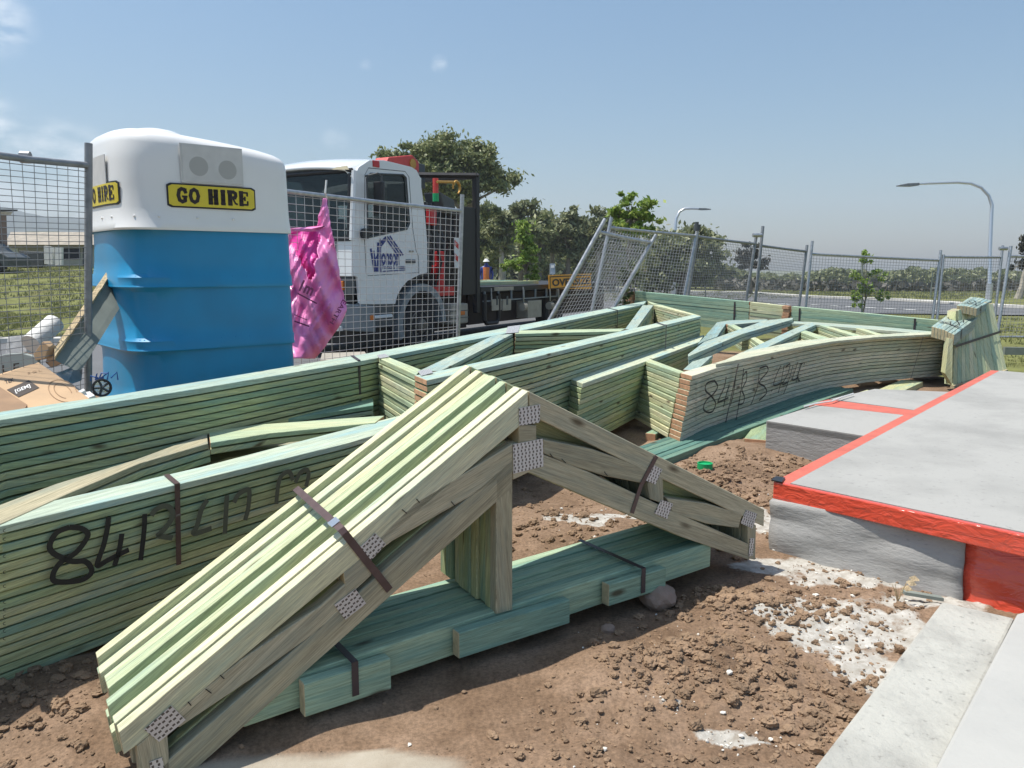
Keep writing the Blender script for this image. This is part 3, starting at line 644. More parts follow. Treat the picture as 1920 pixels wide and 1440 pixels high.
NN = (atz(380, 897, ZN) - atz(0, 987, ZN)).cross(Vector((0, 0, 1))).normalized(); NN = NN if NN.y < 0 else -NN
vstrap(N_, (331, 909), ZN, .34, NN, .022, (312, 892), mt='strapb', shift=(-.02, .01))
vstrap(N_, (333, 967), ZN - .0, .0, NN, .02, None)
# right bundle
ZR = .62; RS = (-.0072, -.0015)
R_ = empty('truss_bundle', atz(1500, 780, 0), 'flat truss bundle with 84/B sprayed on its beige side, beside the red edged slab', 'roof trusses')
NR = 13; PR_ = .0415
lay(R_, 'chord', [(1071, 711), (1240, 653), (1320, 627.5), (1311, 641), (1240, 667), (1092, 719)], ZR, NR, PR_, 'top', shift=RS, alt='pine')
lay(R_, 'web', [(1208, 676.5), (1219, 673), (1284, 697), (1275, 700)], ZR - .001, NR, PR_, 'pale', shift=RS)
lay(R_, 'chord', [(1276, 699.5), (1284, 696), (1345, 679), (1420, 657), (1500, 641), (1594, 633), (1732, 624.5), (1784, 622), (1789, 626.5), (1640, 635), (1560, 643), (1500, 654), (1343, 690), (1297, 705)], ZR, NR, PR_, 'beige', shift=RS, k0=0)
board('chord', [atz(x, y, ZR + .03) for x, y in [(1342, 683), (1390, 660.5), (1500, 638.5), (1594, 630.5), (1732, 622), (1784, 620), (1788, 624.5), (1640, 632), (1560, 640), (1500, 650.5)]], Vector((0, 0, -.029)), M_['beige'], M_['endpale'], R_)
lay(R_, 'web', [(1281, 693), (1298, 678), (1337, 666), (1307, 694)], ZR - .002, 9, PR_, 'blue', shift=RS, alt='pine')
lay(R_, 'web', [(1318, 641), (1308, 646), (1345, 604), (1362, 606), (1345, 631)], ZR + .002, 4, PR_, 'blue')
lay(R_, 'web', [(1345, 604), (1368, 600.5), (1440, 598.5), (1432, 603), (1368, 609)], ZR + .001, 3, PR_, 'blue')
lay(R_, 'web', [(1362, 607), (1372, 606), (1405, 622), (1392, 624)], ZR, 6, PR_, 'pale')
lay(R_, 'chord', [(1290, 664), (1320, 641), (1433, 601), (1487, 595.5), (1486, 599), (1392, 626), (1291, 668)], ZR + .05, 2, .05, 'blue')
lay(R_, 'web', [(1393, 660), (1490, 616), (1520, 604), (1531, 608.5), (1502, 621.5), (1420, 660)], ZR + .004, 2, .045, 'blue')
lay(R_, 'chord', [(1480, 602), (1520, 603.5), (1640, 611.5), (1745, 621.5), (1728, 625), (1600, 614.5), (1535, 609), (1480, 606)], ZR, NR, PR_, 'blue', shift=RS, alt='pine')
for q in [[(1499, 622), (1506, 618), (1563, 637), (1550, 641)], [(1535, 609), (1542, 608), (1620, 630), (1607, 632)], [(1600, 613.5), (1607, 612.5), (1656, 627), (1648, 629)], [(1408, 634), (1416, 632), (1440, 645), (1428, 648)]]:
    lay(R_, 'web', q, ZR - .003, 8, PR_, 'pale', shift=RS)
RN = (atz(1500, 654, ZR) - atz(1297, 705, ZR)).cross(Vector((0, 0, 1))).normalized(); RN = RN if RN.y < 0 else -RN
m = MB()
for a, b_ in (((1388, 690), (1366, 806)), ((1729, 634), (1706, 708))):
    pass
vstrap(R_, (1383, 683), ZR, .56, RN, .02, None, shift=(NR * RS[0] - .01, NR * RS[1])); vstrap(R_, (1730, 632), ZR, .56, RN, .02, None, shift=(NR * RS[0] - .03, 0))
def bearer(px1, px2, zt, h, w, mt, label):
    a, b_ = atz(*px1, zt), atz(*px2, zt); d = (b_ - a); s = d.cross(up3).normalized() * w
    o = board('timber_bearer', [a, b_, b_ + s, a + s], Vector((0, 0, -h)), M_[mt], M_['end'], None, .003)
    return tag(o, label, 'timber bearer', 'timber bearers under the bundles')
zb = ZR - NR * PR_
bearer((1395, 822), (1430, 775), zb - .004, .12, .30, 'pine', 'pale timber bearer under the 84/B bundle, left of the concrete block')
bearer((1210, 812), (1290, 770), zb - .004, .07, .09, 'pine', 'short timber block under the orange cut ends of the 84/B bundle')
bearer((1640, 733), (1690, 712), zb - .004, .10, .25, 'pine', 'timber bearer under the far end of the 84/B bundle')
bearer((1600, 739), (1625, 731), .10, .07, .12, 'pale', 'small pair of offcut blocks lying before the far bearer of the 84/B bundle')
# low bundle underneath, teal with the shade below the 84/B bundle put into its colour
lo = empty('truss_bundle', atz(1200, 830, 0), 'low shaded teal bundle of boards lying on the soil below the 84/B bundle', 'roof trusses')
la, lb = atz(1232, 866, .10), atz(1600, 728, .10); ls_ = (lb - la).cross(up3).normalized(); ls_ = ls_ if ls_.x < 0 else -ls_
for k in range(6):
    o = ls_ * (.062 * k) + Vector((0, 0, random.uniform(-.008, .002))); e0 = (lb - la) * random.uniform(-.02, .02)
    board('board', [la + o + e0, lb + o, lb + o + ls_ * .057, la + o + e0 + ls_ * .057], Vector((0, 0, -.10)), M_['tealshade'], M_['end'], lo)
# back bundle
B_ = empty('truss_bundle', Vector((4, 13, 0)), 'long dark green bundle of trusses at the back of the stacks, along the mesh fence', 'roof trusses')
b0, b1 = att(1190, 546, 14.6), att(1765, 601, 11.6)
def bline(px, py):
    n = (b1 - b0).cross(Vector((0, 0, 1))).normalized(); return onp(px, py, b0, n)
bn = (b1 - b0).cross(up3).normalized(); bn = bn if bn.y < 0 else -bn
for nm, pa, pb, mt, k_, en in (('chord', (1190, 546), (1405, 566), 'teal', 9, 'end'), ('web', (1406, 566.5), (1470, 573.5), 'pale', 9, 'end'), ('chord', (1484, 574.5), (1768, 601.5), 'teal', 9, 'end')):
    p, q = bline(*pa), bline(*pb)
    for k in range(k_):
        o = Vector((random.uniform(-.006, .006), random.uniform(-.006, .006), -.057 * k))
        board(nm, [p + o, q + o, q + o - bn * .13, p + o - bn * .13], Vector((0, 0, -.053)), M_[mt], M_[en], B_)
for k in range(9):   # short end pieces showing orange end grain
    for pa, pb in (((1175, 548), (1188, 546.5)), ((1471, 573), (1483, 574))):
        p, q = bline(*pa) + bn * .04, bline(*pb) + bn * .04; o = Vector((random.uniform(-.03, .0), 0, -.057 * k))
        board('block', [p + o, q + o, q + o - bn * .14, p + o - bn * .14], Vector((0, 0, -.053)), M_['end'], M_['end'], B_)
for x, y in ((1378, 566), (1500, 578), (1716, 597)):
    p = bline(x, y) + bn * .006; m = quadstrip('', None, [p, p - Vector((0, 0, .36))], .03, None, bn); m.build('strap', M_['strap'], B_)
# fan of leaning boards and the two packs on it
Fn = empty('truss_bundle', att(1835, 700, 9.8), 'fanned bundle of pale green boards leaning upright at the far corner of the slab', 'roof trusses')
f0, f1 = att(1787, 722, 9.7), att(1888, 692, 10.4); t0, t1 = att(1792, 584, 10.1), att(1862, 566, 10.8)
for k in range(13):
    u = k / 13; v = (k + .93) / 13; ext = Vector((-.05, .11, 0)); jj = random.uniform(-.02, .02)
    pts_ = [f0.lerp(f1, u), f0.lerp(f1, v), t0.lerp(t1, v) + Vector((0, 0, jj)), t0.lerp(t1, u) + Vector((0, 0, jj))]
    board('board', pts_, ext, M_['pale'] if k != 0 else M_['pine'], M_['endpale'], Fn, .003)
    p, q = pts_[0], pts_[1]
    board('block', [p + Vector((-.01, -.05, 0)), q + Vector((-.01, -.05, 0)), q + Vector((-.01, -.05, -.10)), p + Vector((-.01, -.05, -.10))], Vector((0, .10, 0)), M_['end'] if k % 2 else M_['grey'], M_['endpale'], Fn, .003)
board('board', [att(1772, 700, 9.4), att(1785, 722, 9.4), att(1787, 636, 9.5), att(1779, 634, 9.5)], Vector((.03, .15, 0)), M_['pine'], M_['endpale'], Fn)
p = f0.lerp(t0, .52) + Vector((0, -.03, 0)); q = f1.lerp(t1, .55) + Vector((0, -.03, 0)); m = quadstrip('', None, [p, q], .03, None, Vector((0, -1, 0))); m.build('strap', M_['strap'], Fn)
def pack(px4, t4, h, label, n=7):
    P = [att(x, y, t) for (x, y), t in zip(px4, t4)]; r = empty('timber_pack', (P[0] + P[2]) / 2, label, 'timber pack')
    for k in range(n):
        a = P[0].lerp(P[1], k / n); b_ = P[0].lerp(P[1], (k + .94) / n); c_ = P[3].lerp(P[2], (k + .94) / n); d_ = P[3].lerp(P[2], k / n)
        dz = Vector((0, 0, -abs(k - (n - 1) / 2) * .004))
        board('board', [a + dz, b_ + dz, c_ + dz, d_ + dz], Vector((0, 0, -h)), M_['blue'], M_['endpale'], r, .003)
    for s in (.25,):
        m = quadstrip('', None, [P[0].lerp(P[3], s) + Vector((0, 0, .006)), P[1].lerp(P[2], s) + Vector((0, 0, .006))], .03, None, up3)
        e = P[1].lerp(P[2], s); nn_ = (P[2] - P[1]).cross(up3).normalized(); nn_ = nn_ if nn_.y < 0 else -nn_
        m2 = quadstrip('', None, [e + nn_ * .005 + Vector((0, 0, .006)), e + nn_ * .005 - Vector((0, 0, h))], .03, None, nn_); m.add(m2.v, m2.f); m.build('strap', M_['strap'], r)
    rr = random.Random(n + int(h * 1000))
    for q in range(3):
        pts_ = []
        for s in range(6):
            a = P[0].lerp(P[1], .15 + .13 * s); b_ = P[3].lerp(P[2], .15 + .13 * s); pts_.append(a.lerp(b_, .28 + .14 * q + rr.uniform(-.09, .09)) + Vector((0, 0, .003)))
        quadstrip('', None, pts_, .012, None, up3).build('spray_mark', M_['mark'], r)
    return r
pack([(1747, 610), (1790, 626), (1838, 590), (1793, 577)], [9.7, 9.5, 10.5, 10.7], .13, 'lower strapped pack of seven short boards lying on top of the leaning fan')
pack([(1794, 571), (1832, 577), (1860, 562), (1820, 555)], [10.2, 10.1, 10.9, 11.0], .10, 'upper strapped pack of short boards, highest in the stack at the far right', 6)

# ---- spray painted writing
def strokes(root, lines, p0, n, w, mt, off=.004, px=1.0):
    m = MB()
    for ln in lines:
        pts_ = [onp(x, y, p0, n) + n * off for x, y in ln]
        # smooth the polyline
        Q = []
        for i in range(len(pts_) - 1):
            a = pts_[max(i - 1, 0)]; b_ = pts_[i]; c_ = pts_[i + 1]; d_ = pts_[min(i + 2, len(pts_) - 1)]
            for s in range(5):
                u = s / 5; Q.append(.5 * ((2 * b_) + (c_ - a) * u + (2 * a - 5 * b_ + 4 * c_ - d_) * u * u + (3 * b_ - a - 3 * c_ + d_) * u ** 3))
        Q.append(pts_[-1])
        quadstrip('', None, Q, w, None, n, .001).build('spray_writing', M_[mt], root)
Zc = ZN - .25; pN = atz(0, 987, ZN)
wN = [[(128, 988), (105, 998), (92, 1020), (96, 1034), (112, 1044), (135, 1052), (158, 1052), (170, 1066), (166, 1078), (146, 1088), (104, 1090), (98, 1076), (112, 1054), (140, 1036), (158, 1014), (163, 1000), (150, 990), (128, 988)],
      [(202, 969), (200, 988), (193, 1020), (182, 1052), (183, 1060), (200, 1050), (240, 1030)], [(227, 1000), (222, 1030), (213, 1060)],
      [(270, 963), (268, 1000), (262, 1050)], [(282, 966), (292, 954), (308, 948), (320, 955), (322, 968), (312, 985), (298, 1000), (296, 1004), (322, 1008)],
      [(387, 937), (376, 955), (368, 985), (362, 1000), (395, 990)], [(424, 928), (422, 960), (420, 1000)], [(437, 942), (446, 926), (460, 918), (466, 922), (464, 950), (458, 975)]]
strokes(N_, wN[:4], pN, NN, .020, 'mark', .006); strokes(N_, wN[4:], pN, NN, .022, 'markfaint', .006)
strokes(N_, [[(516, 945), (520, 910), (526, 892), (540, 884), (548, 900)], [(552, 905), (560, 888), (572, 880), (577, 890), (572, 912)]], pN, NN, .022, 'markfaint', .006)
small = []
for y in (994, 1010, 1042, 1072, 1098, 1128, 1142, 1155, 1168, 1182, 1196):
    small += [[(9, y - 3), (5, y - 1), (5, y + 2), (9, y + 3)]]
strokes(N_, small, pN, NN, .0016, 'mark', .006)
pR = atz(1297, 705, ZR); nR = (RN + Vector((0, 0, 0))).normalized()
dn = Vector((RS[0], RS[1], -PR_)); al = atz(1500, 654, ZR) - pR; nR = al.cross(dn).normalized(); nR = nR if nR.y < 0 else -nR
wR = [[(1336, 713), (1322, 718), (1319, 731), (1330, 742), (1338, 755), (1333, 770), (1322, 772), (1315, 764), (1322, 748), (1334, 738), (1342, 724), (1336, 713)],
      [(1358, 706), (1354, 726), (1344, 748), (1344, 753), (1362, 745)], [(1364, 720), (1358, 740), (1353, 762)], [(1376, 705), (1372, 735), (1366, 760)],
      [(1391, 690), (1386, 730), (1376, 790), (1370, 800)], [(1390, 704), (1396, 696), (1396, 712), (1388, 730), (1392, 742), (1390, 755), (1380, 758)],
      [(1420, 693), (1418, 720), (1408, 750), (1404, 758)], [(1421, 690), (1434, 686), (1436, 696), (1420, 716), (1430, 724), (1434, 736), (1420, 750)],
      [(1461, 685), (1452, 704), (1448, 722), (1466, 716)], [(1467, 684), (1462, 712), (1456, 736)], [(1470, 688), (1478, 682), (1474, 700), (1464, 720), (1474, 716)], [(1484, 684), (1476, 712), (1466, 738)],
      [(1493, 678), (1487, 696), (1483, 712), (1496, 706)], [(1500, 680), (1494, 700), (1490, 716)], [(1499, 684), (1505, 677), (1503, 690), (1494, 712), (1507, 710)], [(1445, 730), (1443, 733)]]
strokes(R_, wR, pR, nR, .017, 'mark', .017)
strokes(R_, [[(1302, y), (1301, y + 4), (1304, y + 5), (1304, y)] for y in (716, 726, 735, 745, 754, 764, 773, 782)], pR, nR, .003, 'mark', .010)
# faint pencil ticks and stamps on the standing bundle
tk = []
for a, b_ in (((385, 1291), (396, 1299)), ((352, 1315), (358, 1322)), ((412, 1265), (420, 1272)), ((753, 955), (762, 962)), ((780, 935), (786, 942)), ((845, 940), (852, 948)), ((1030, 850), (1036, 858)), ((1052, 860), (1060, 868)), ((1132, 884), (1138, 892))):
    tk.append([a, b_])
strokes(A_, tk, AX0, NRM, .003, 'mark', .003)
# ------------------------------------------------------------------ concrete slab
ZS = .355
def P3(l, z): return [atz(x, y, z) for x, y in l]
SL = empty('concrete_slab', atz(1800, 800, 0), 'raised pale concrete slab with red membrane along its edges, at the right', 'concrete slab')
K = atz(1450, 903, ZS); Fr = atz(1920, 1003, ZS); La = atz(1858, 694, ZS)
dF = (Fr - K).normalized(); dL = (La - K).normalized()
FrE = K + dF * 3.2; LaE = La; farE = LaE + dF * 6.5
# slab body, recessed a little below the edge
m = MB(); ins = dL * .05 + dF * .02
m.prism([K + ins, K + dF * 3.2 + dL * .10, farE, LaE + dF * .05], Vector((0, 0, -.40))) if 0 else m.prism([p - up3 * .012 for p in (K + dL * .35 + dF * .05, K + dF * 3.2 + dL * .35, farE, LaE + dF * .05)], Vector((0, 0, -.39)))
body = m.build('slab_body', M_['wall'], SL)
m = MB(); e_ = .085
m.prism([K + dL * .03 + dF * e_ + up3 * .003, FrE + dL * .03 + up3 * .003, farE - dL * .02 + up3 * .003, LaE + dF * e_ + up3 * .003], Vector((0, 0, -.06)))
m.build('slab_top', M_['slabtop'], SL)
m = MB(); dn_ = Vector((0, 0, -.095))
m.prism([K, FrE - dL * .02, FrE + dL * .028, K + dL * .028], dn_); m.build('red_edge', M_['memb'], SL, bevel=.006)
m = MB(); m.prism([K + dL * .029, K + dL * .029 + dF * (e_ - .002), LaE + dF * (e_ - .002), LaE], Vector((0, 0, -.10))); m.build('red_edge', M_['redtape'], SL, bevel=.004)
m = MB(); m.prism([K + up3 * .004 - dF * .01 - dL * .005, K + dF * .05 + up3 * .004 - dL * .005, K + dF * .03 + dL * .09 + up3 * .004, K - dF * .02 + dL * .08 + up3 * .004], up3 * .006); m.build('black_film_scrap', M_['black'], SL)
# front wall, set back further towards the right, with a rough seam
wa = atz(1450, 1028, .0); wb = atz(1800, 1116, .0)
m = MB(); n_ = 26
rows = []
for i in range(n_ + 1):
    u = i / n_; base = wa.lerp(wa + (wb - wa) * 1.55, u) + dL * (.02 + .03 * u); top = K.lerp(K + dF * (1.55 * 1.02 * (wb - wa).length), u) + dL * (.012 + .15 * u); r = []
    for j in range(12):
        v = j / 11; q = base.lerp(top, v); q.z = (ZS - .09) * v - .06 * (1 - v)
        bul = .022 * noise.noise(Vector((q.x * 6, q.y * 6, q.z * 9))) + (.014 if v < .62 - .06 * u else 0)
        q -= dL * (bul + .0)
        r.append(q)
    rows.append(r)
vs = [p for r in rows for p in r]; fs = [(i * 12 + j, (i + 1) * 12 + j, (i + 1) * 12 + j + 1, i * 12 + j + 1) for i in range(n_) for j in range(11)]
mw = MB(); mr = MB()
cut = 17
mw.add(vs, [f for f in fs if f[0] // 12 < cut]); mr.add(vs, [f for f in fs if f[0] // 12 >= cut])
w1 = mw.build('front_wall', M_['wall'], SL, smooth=True); s1 = w1.modifiers.new('thick', 'SOLIDIFY'); s1.thickness = .05
w2 = mr.build('red_membrane', M_['memb'], SL, smooth=True); s2 = w2.modifiers.new('thick', 'SOLIDIFY'); s2.thickness = .05; s2.offset = 0
# side blocks left of the slab
BL = empty('concrete_block', atz(1560, 800, 0), 'pale concrete step block with a red strip across it, left of the slab', 'concrete block')
zk = .30
for px, in (([(1437, 790), (1485, 797), (1720, 834), (1790, 788), (1540, 757)],), ([(1556, 749), (1790, 779.5), (1840, 738), (1640, 730)],)):
    m = MB(); m.prism(P3(px, zk), Vector((0, 0, -.36))); m.build('block', M_['wall'], BL, bevel=.006)
    m = MB(); m.prism([p + up3 * .004 for p in P3(px, zk)], Vector((0, 0, -.05))); c_ = sum(P3(px, zk), Vector()) / len(px)
    o = m.build('block_top', M_['slabtop'], BL)
m = MB(); m.prism(P3([(1517, 758), (1553, 749), (1790, 779), (1780, 787)], zk + .006), Vector((0, 0, -.30))); m.build('red_strip', M_['redtape'], BL)
# footings at the lower right
m = MB(); m.prism(P3([(1766, 1127), (1903, 1158), (1765, 1440), (1600, 1760), (1290, 1760), (1524, 1440)], .055), Vector((0, 0, -.25)))
o = m.build('footing', M_['foot'], None, bevel=.012); tag(o, 'rough pale concrete footing strip at the lower right, between the soil and the smooth beam', 'concrete footing')
m = MB(); m.prism(P3([(1906, 1150), (1765, 1415), (1590, 1760), (2400, 1760), (2400, 1010)], .105), Vector((0, 0, -.25)))
o = m.build('concrete_beam', M_['beam'], None, bevel=.012); tag(o, 'smooth grey concrete beam in the bottom right corner', 'concrete beam')
# green cap, weed, bits
m = MB(); c_ = atz(1321, 893, .05); c_.z = gh(c_.x, c_.y) + .03
k = 20; ring = lambda r, z: [c_ + Vector((r * math.cos(2 * math.pi * i / k), r * math.sin(2 * math.pi * i / k), z)) for i in range(k)]
vs = ring(.052, -.03) + ring(.052, .012) + ring(.046, .012) + ring(.046, .002)
fs = [(a * k + i, a * k + (i + 1) % k, (a + 1) * k + (i + 1) % k, (a + 1) * k + i) for a in range(3) for i in range(k)] + [tuple(range(3 * k, 4 * k))]
m.add(vs, fs); tag(m.build('pipe_cap', M_['green'], None, True), 'round green plastic cap on the soil behind the standing trusses', 'pipe cap')
def weed(px, py, label, h=.16, seed=1):
    b_ = atz(px, py, .01); rr = random.Random(seed); m = MB()
    for i in range(7):
        a = rr.random() * 6.28; l = h * rr.uniform(.5, 1)
        tip = b_ + Vector((math.cos(a) * l * .35, math.sin(a) * l * .3, l)); m.tube([b_, b_.lerp(tip, .5) + Vector((0, 0, .01)), tip], [.0028, .002, .001], 4)
        if i < 3: m.prism([tip, tip + Vector((.03, .01, .004)), tip + Vector((.045, 0, -.012)), tip + Vector((.012, -.01, -.012))], (0, .004, .004))
    return tag(m.build('dry_weed', M_['oldwood'], None), label, 'weed')
weed(1683, 1130, 'dry brown weed stalk on the lime below the red membrane', .12, 2)
m = MB(); a = atz(1697, 1110, .03); b_ = atz(1770, 1122, .035); m.prism([a, b_, b_ + Vector((.0, .03, 0)), a + Vector((0, .035, 0))], (0, 0, -.015)); tag(m.build('timber_peg', M_['oldgrey'], None), 'broken grey timber sliver at the foot of the slab wall', 'wood scrap')
m = MB(); pts_ = [atz(*p, .33) for p in [(1508, 762), (1530, 756), (1560, 752), (1580, 744), (1600, 738)]]; m.tube(pts_, .008, 5); tag(m.build('timber_lath', M_['paper'], None), 'thin pale lath lying along the top of the concrete block', 'lath')

# ------------------------------------------------------------------ portable toilet
C1 = Vector((-2.42, 5.02, 0)); dA = Vector((.75, .66, 0)).normalized(); dB = Vector((-dA.y, dA.x, 0)); HW = .575
TC = C1 + dA * HW + dB * HW
T = empty('portable_toilet', TC, 'portable toilet with white domed top and blue ribbed body behind the timber bundles', 'portable toilet')
def rad(th, n, h): c, s = abs(math.cos(th)), abs(math.sin(th)); return h / ((c ** n + s ** n) ** (1 / n))
NS = 128
def ringT(z, n, h, dz=None):
    out = []
    for i in range(NS):
        th = 2 * math.pi * i / NS; sd = sm((math.cos(th) + .55) / 1.0); r = rad(th, n + (13 - n) * sd if n < 13 else n, h - (h - .565) * sd * .35); out.append(TC + dA * (r * math.cos(th)) + dB * (r * math.sin(th)) + up3 * (z - .07 * (r * math.cos(th) / .575 + .35) * sm((z - 2.1) / .25)))
    return out
def loft(rings, cap0=False, cap1=False):
    m = MB(); vs = [p for r in rings for p in r]; k = len(rings[0])
    fs = [(a * k + i, a * k + (i + 1) % k, (a + 1) * k + (i + 1) % k, (a + 1) * k + i) for a in range(len(rings) - 1) for i in range(k)]
    if cap0: fs.append(tuple(range(k)))
    if cap1: fs.append(tuple(range((len(rings) - 1) * k, len(rings) * k)))
    return m.add(vs, fs)
prof = []
zt = 1.76; zsn = [1.76, 1.345, .93, .515, .10]
for a, b_ in zip(zsn[:-1], zsn[1:]):
    # under each flange the body starts narrow at the corners and flares out again before the next flange
    prof += [(a, 5.0, .560), (a - .03, 3.5, .560), (a - .10, 3.3, .563), (a - .24, 3.5, .566), (b_ + .085, 4.2, .568), (b_ + .065, 5.0, .578), (b_ + .020, 4.7, .578), (b_ + .004, 4.9, .583), (b_ - .004, 4.7, .578)]
body = loft([ringT(*p) for p in prof], False, True).build('body', M_['blueP'], T, smooth=True)
cp = [(1.715, 5.2, .584), (1.728, 5.4, .588), (1.76, 4.9, .582), (1.80, 4.6, .576), (1.86, 4.2, .572), (2.0, 4.1, .568), (2.15, 4.0, .564), (2.25, 3.9, .558), (2.29, 3.8, .545), (2.32, 3.7, .515), (2.34, 3.5, .47), (2.36, 3.1, .37), (2.375, 2.8, .22), (2.38, 2.5, .05)]
loft([ringT(*p) for p in cp], False, True).build('roof', M_['white'], T, smooth=True)
def dome(c, r, h, mt, name):
    rings = []
    for j in range(6):
        a = j / 5 * math.pi / 2; rings.append([c + dA * (r * math.cos(a) * math.cos(q)) + dB * (r * .8 * math.cos(a) * math.sin(q)) + up3 * (h * math.sin(a)) for q in [2 * math.pi * i / 24 for i in range(24)]])
    return loft(rings, False, True).build(name, mt, T, smooth=True)
dome(TC - dA * .22 - dB * .15 + up3 * 2.34, .20, .07, M_['white'], 'roof_bulge'); dome(TC + dA * .16 - dB * .10 + up3 * 2.30, .17, .06, M_['white'], 'roof_bulge')
m = MB(); vp = TC - dA * .42 + dB * .30 + up3 * 2.26; m.tube([vp, vp + up3 * .10], .022, 12); m.tube([vp + up3 * .10, vp + up3 * .115, vp + up3 * .14], [.04, .04, .008], 12); m.build('vent_pipe', M_['white'], T, smooth=True)
def wrapT(face, s, z, off, n=4.1, h=.570):
    """face 0 = towards camera right (normal -dB), face 1 = left (normal -dA); s metres along the face"""
    u = min(abs(s) / h, .999); y = h * (1 - u ** n) ** (1 / n) + off
    return TC + dA * s - dB * y + up3 * z if face == 0 else TC + dB * s - dA * y + up3 * z
def wrapped_plate(face, s0, s1, z0, z1, off, th, mt, name, n=24, corner=.02):
    m = MB(); cols_ = [s0 + (s1 - s0) * i / n for i in range(n + 1)]
    vs = []; fs = []
    for s in cols_:
        c_ = corner * (1 - min(1, min(s - s0, s1 - s) / corner)) if corner else 0; c_ = c_ * .6
        for o_ in (off, off + th):
            for z in (z0 + c_, z1 - c_): vs.append(wrapT(face, s, z, o_))
    for i in range(n):
        a = i * 4; b2 = a + 4
        fs += [(a, b2, b2 + 1, a + 1), (a + 2, a + 3, b2 + 3, b2 + 2), (a + 1, b2 + 1, b2 + 3, a + 3), (a, a + 2, b2 + 2, b2)]
    fs += [(0, 1, 3, 2), (n * 4, n * 4 + 2, n * 4 + 3, n * 4 + 1)]
    return m.add(vs, fs).build(name, mt, T)
def textmesh(txt, size=1., bold=0., shear=0.):
    cu = bpy.data.curves.new('t', 'FONT'); cu.body = txt; cu.size = size; cu.offset = bold; cu.shear = shear; cu.align_x = 'CENTER'; cu.align_y = 'CENTER'; cu.resolution_u = 3
    ob = bpy.data.objects.new('t', cu); col.objects.link(ob); dg = bpy.context.evaluated_depsgraph_get(); me = bpy.data.meshes.new_from_object(ob.evaluated_get(dg))
    bpy.data.objects.remove(ob); return me
def place_text(txt, w, h, fn, mt, parent, name='lettering', bold=.0, sub=0, shear=0):
    me = textmesh(txt, 1, bold, shear); bm = bmesh.new(); bm.from_mesh(me)
    bmesh.ops.triangulate(bm, faces=bm.faces)
    xs_ = [v.co.x for v in bm.verts]; ys_ = [v.co.y for v in bm.verts]; x0, x1, y0, y1 = min(xs_), max(xs_), min(ys_), max(ys_)
    for v in bm.verts: v.co = fn((v.co.x - (x0 + x1) / 2) / (x1 - x0) * w, (v.co.y - (y0 + y1) / 2) / (y1 - y0) * h)
    me2 = bpy.data.meshes.new(name); bm.to_mesh(me2); bm.free(); return link(name, me2, mt, parent)
# slab-serif letters drawn as bold strokes: polylines in a 0..1 x 0..1 cell
SER = {'G': [[(.86, .72), (.72, .93), (.48, .97), (.24, .86), (.13, .5), (.24, .14), (.5, .03), (.78, .12), (.78, .42)], [(.52, .42), (.98, .42)], [(.88, .98), (.88, .68)]],
       'O': [[(.5, .97), (.22, .85), (.1, .5), (.22, .15), (.5, .03), (.78, .15), (.9, .5), (.78, .85), (.5, .97)]],
       'H': [[(.22, 0), (.22, 1)], [(.78, 0), (.78, 1)], [(.2, .5), (.8, .5)], [(.02, .96), (.42, .96)], [(.02, .04), (.42, .04)], [(.58, .96), (.98, .96)], [(.58, .04), (.98, .04)]],
       'I': [[(.5, 0), (.5, 1)], [(.15, .96), (.85, .96)], [(.15, .04), (.85, .04)]],
       'R': [[(.22, 0), (.22, 1)], [(.02, .96), (.6, .96), (.82, .86), (.84, .68), (.74, .53), (.3, .5)], [(.5, .5), (.78, .10), (.98, .04)], [(.02, .04), (.42, .04)]],
       'E': [[(.22, 0), (.22, 1)], [(.02, .96), (.9, .96), (.9, .72)], [(.2, .5), (.62, .5)], [(.62, .64), (.62, .36)], [(.02, .04), (.92, .04), (.92, .30)]]}
def serif_word(word, s0, s1, z0, z1, fn, mt, parent, wt, gap=.22, spc=.5):
    cells = {'I': .62, ' ': spc}; tot = sum(cells.get(c, 1) for c in word) + gap * (len(word) - 1); u = (s1 - s0) / tot; x = s0; m = MB()
    for c in word:
        w = cells.get(c, 1) * u
        for ln in SER.get(c, []):
            pts_ = [(x + a * w, z0 + b_ * (z1 - z0)) for a, b_ in ln]
            Q = [pts_[0]]
            for a, b_ in zip(pts_[:-1], pts_[1:]):
                for k_ in (1, 2, 3): Q.append((a[0] + (b_[0] - a[0]) * k_ / 3, a[1] + (b_[1] - a[1]) * k_ / 3))
            vert = abs(pts_[0][0] - pts_[-1][0]) < .3 * abs(pts_[0][1] - pts_[-1][1]) and len(pts_) == 2
            ww = wt * (1.5 if vert and abs(pts_[0][1] - pts_[-1][1]) > .8 * (z1 - z0) else (1.15 if len(pts_) > 4 else .62))
            for i in range(len(Q) - 1):
                dx, dz = Q[i + 1][0] - Q[i][0], Q[i + 1][1] - Q[i][1]; l = math.hypot(dx, dz) or 1; nx, nz_ = -dz / l * ww / 2, dx / l * ww / 2
                ex, ez = dx / l * ww * .25, dz / l * ww * .25
                m.add([fn(Q[i][0] + nx - ex, Q[i][1] + nz_ - ez), fn(Q[i + 1][0] + nx + ex, Q[i + 1][1] + nz_ + ez), fn(Q[i + 1][0] - nx + ex, Q[i + 1][1] - nz_ + ez), fn(Q[i][0] - nx - ex, Q[i][1] - nz_ - ez)], [(0, 1, 2, 3)])
        x += w + gap * u
    return m.build('lettering', mt, parent, fix=False)
def pix_face0(x, y):
    p = onp(x, y, TC - dB * .575, -dB); q = p - TC; return q.dot(dA), q.z
s0, z0 = pix_face0(315, 388); s1, z1 = pix_face0(479, 363); s2, _ = pix_face0(478, 399)
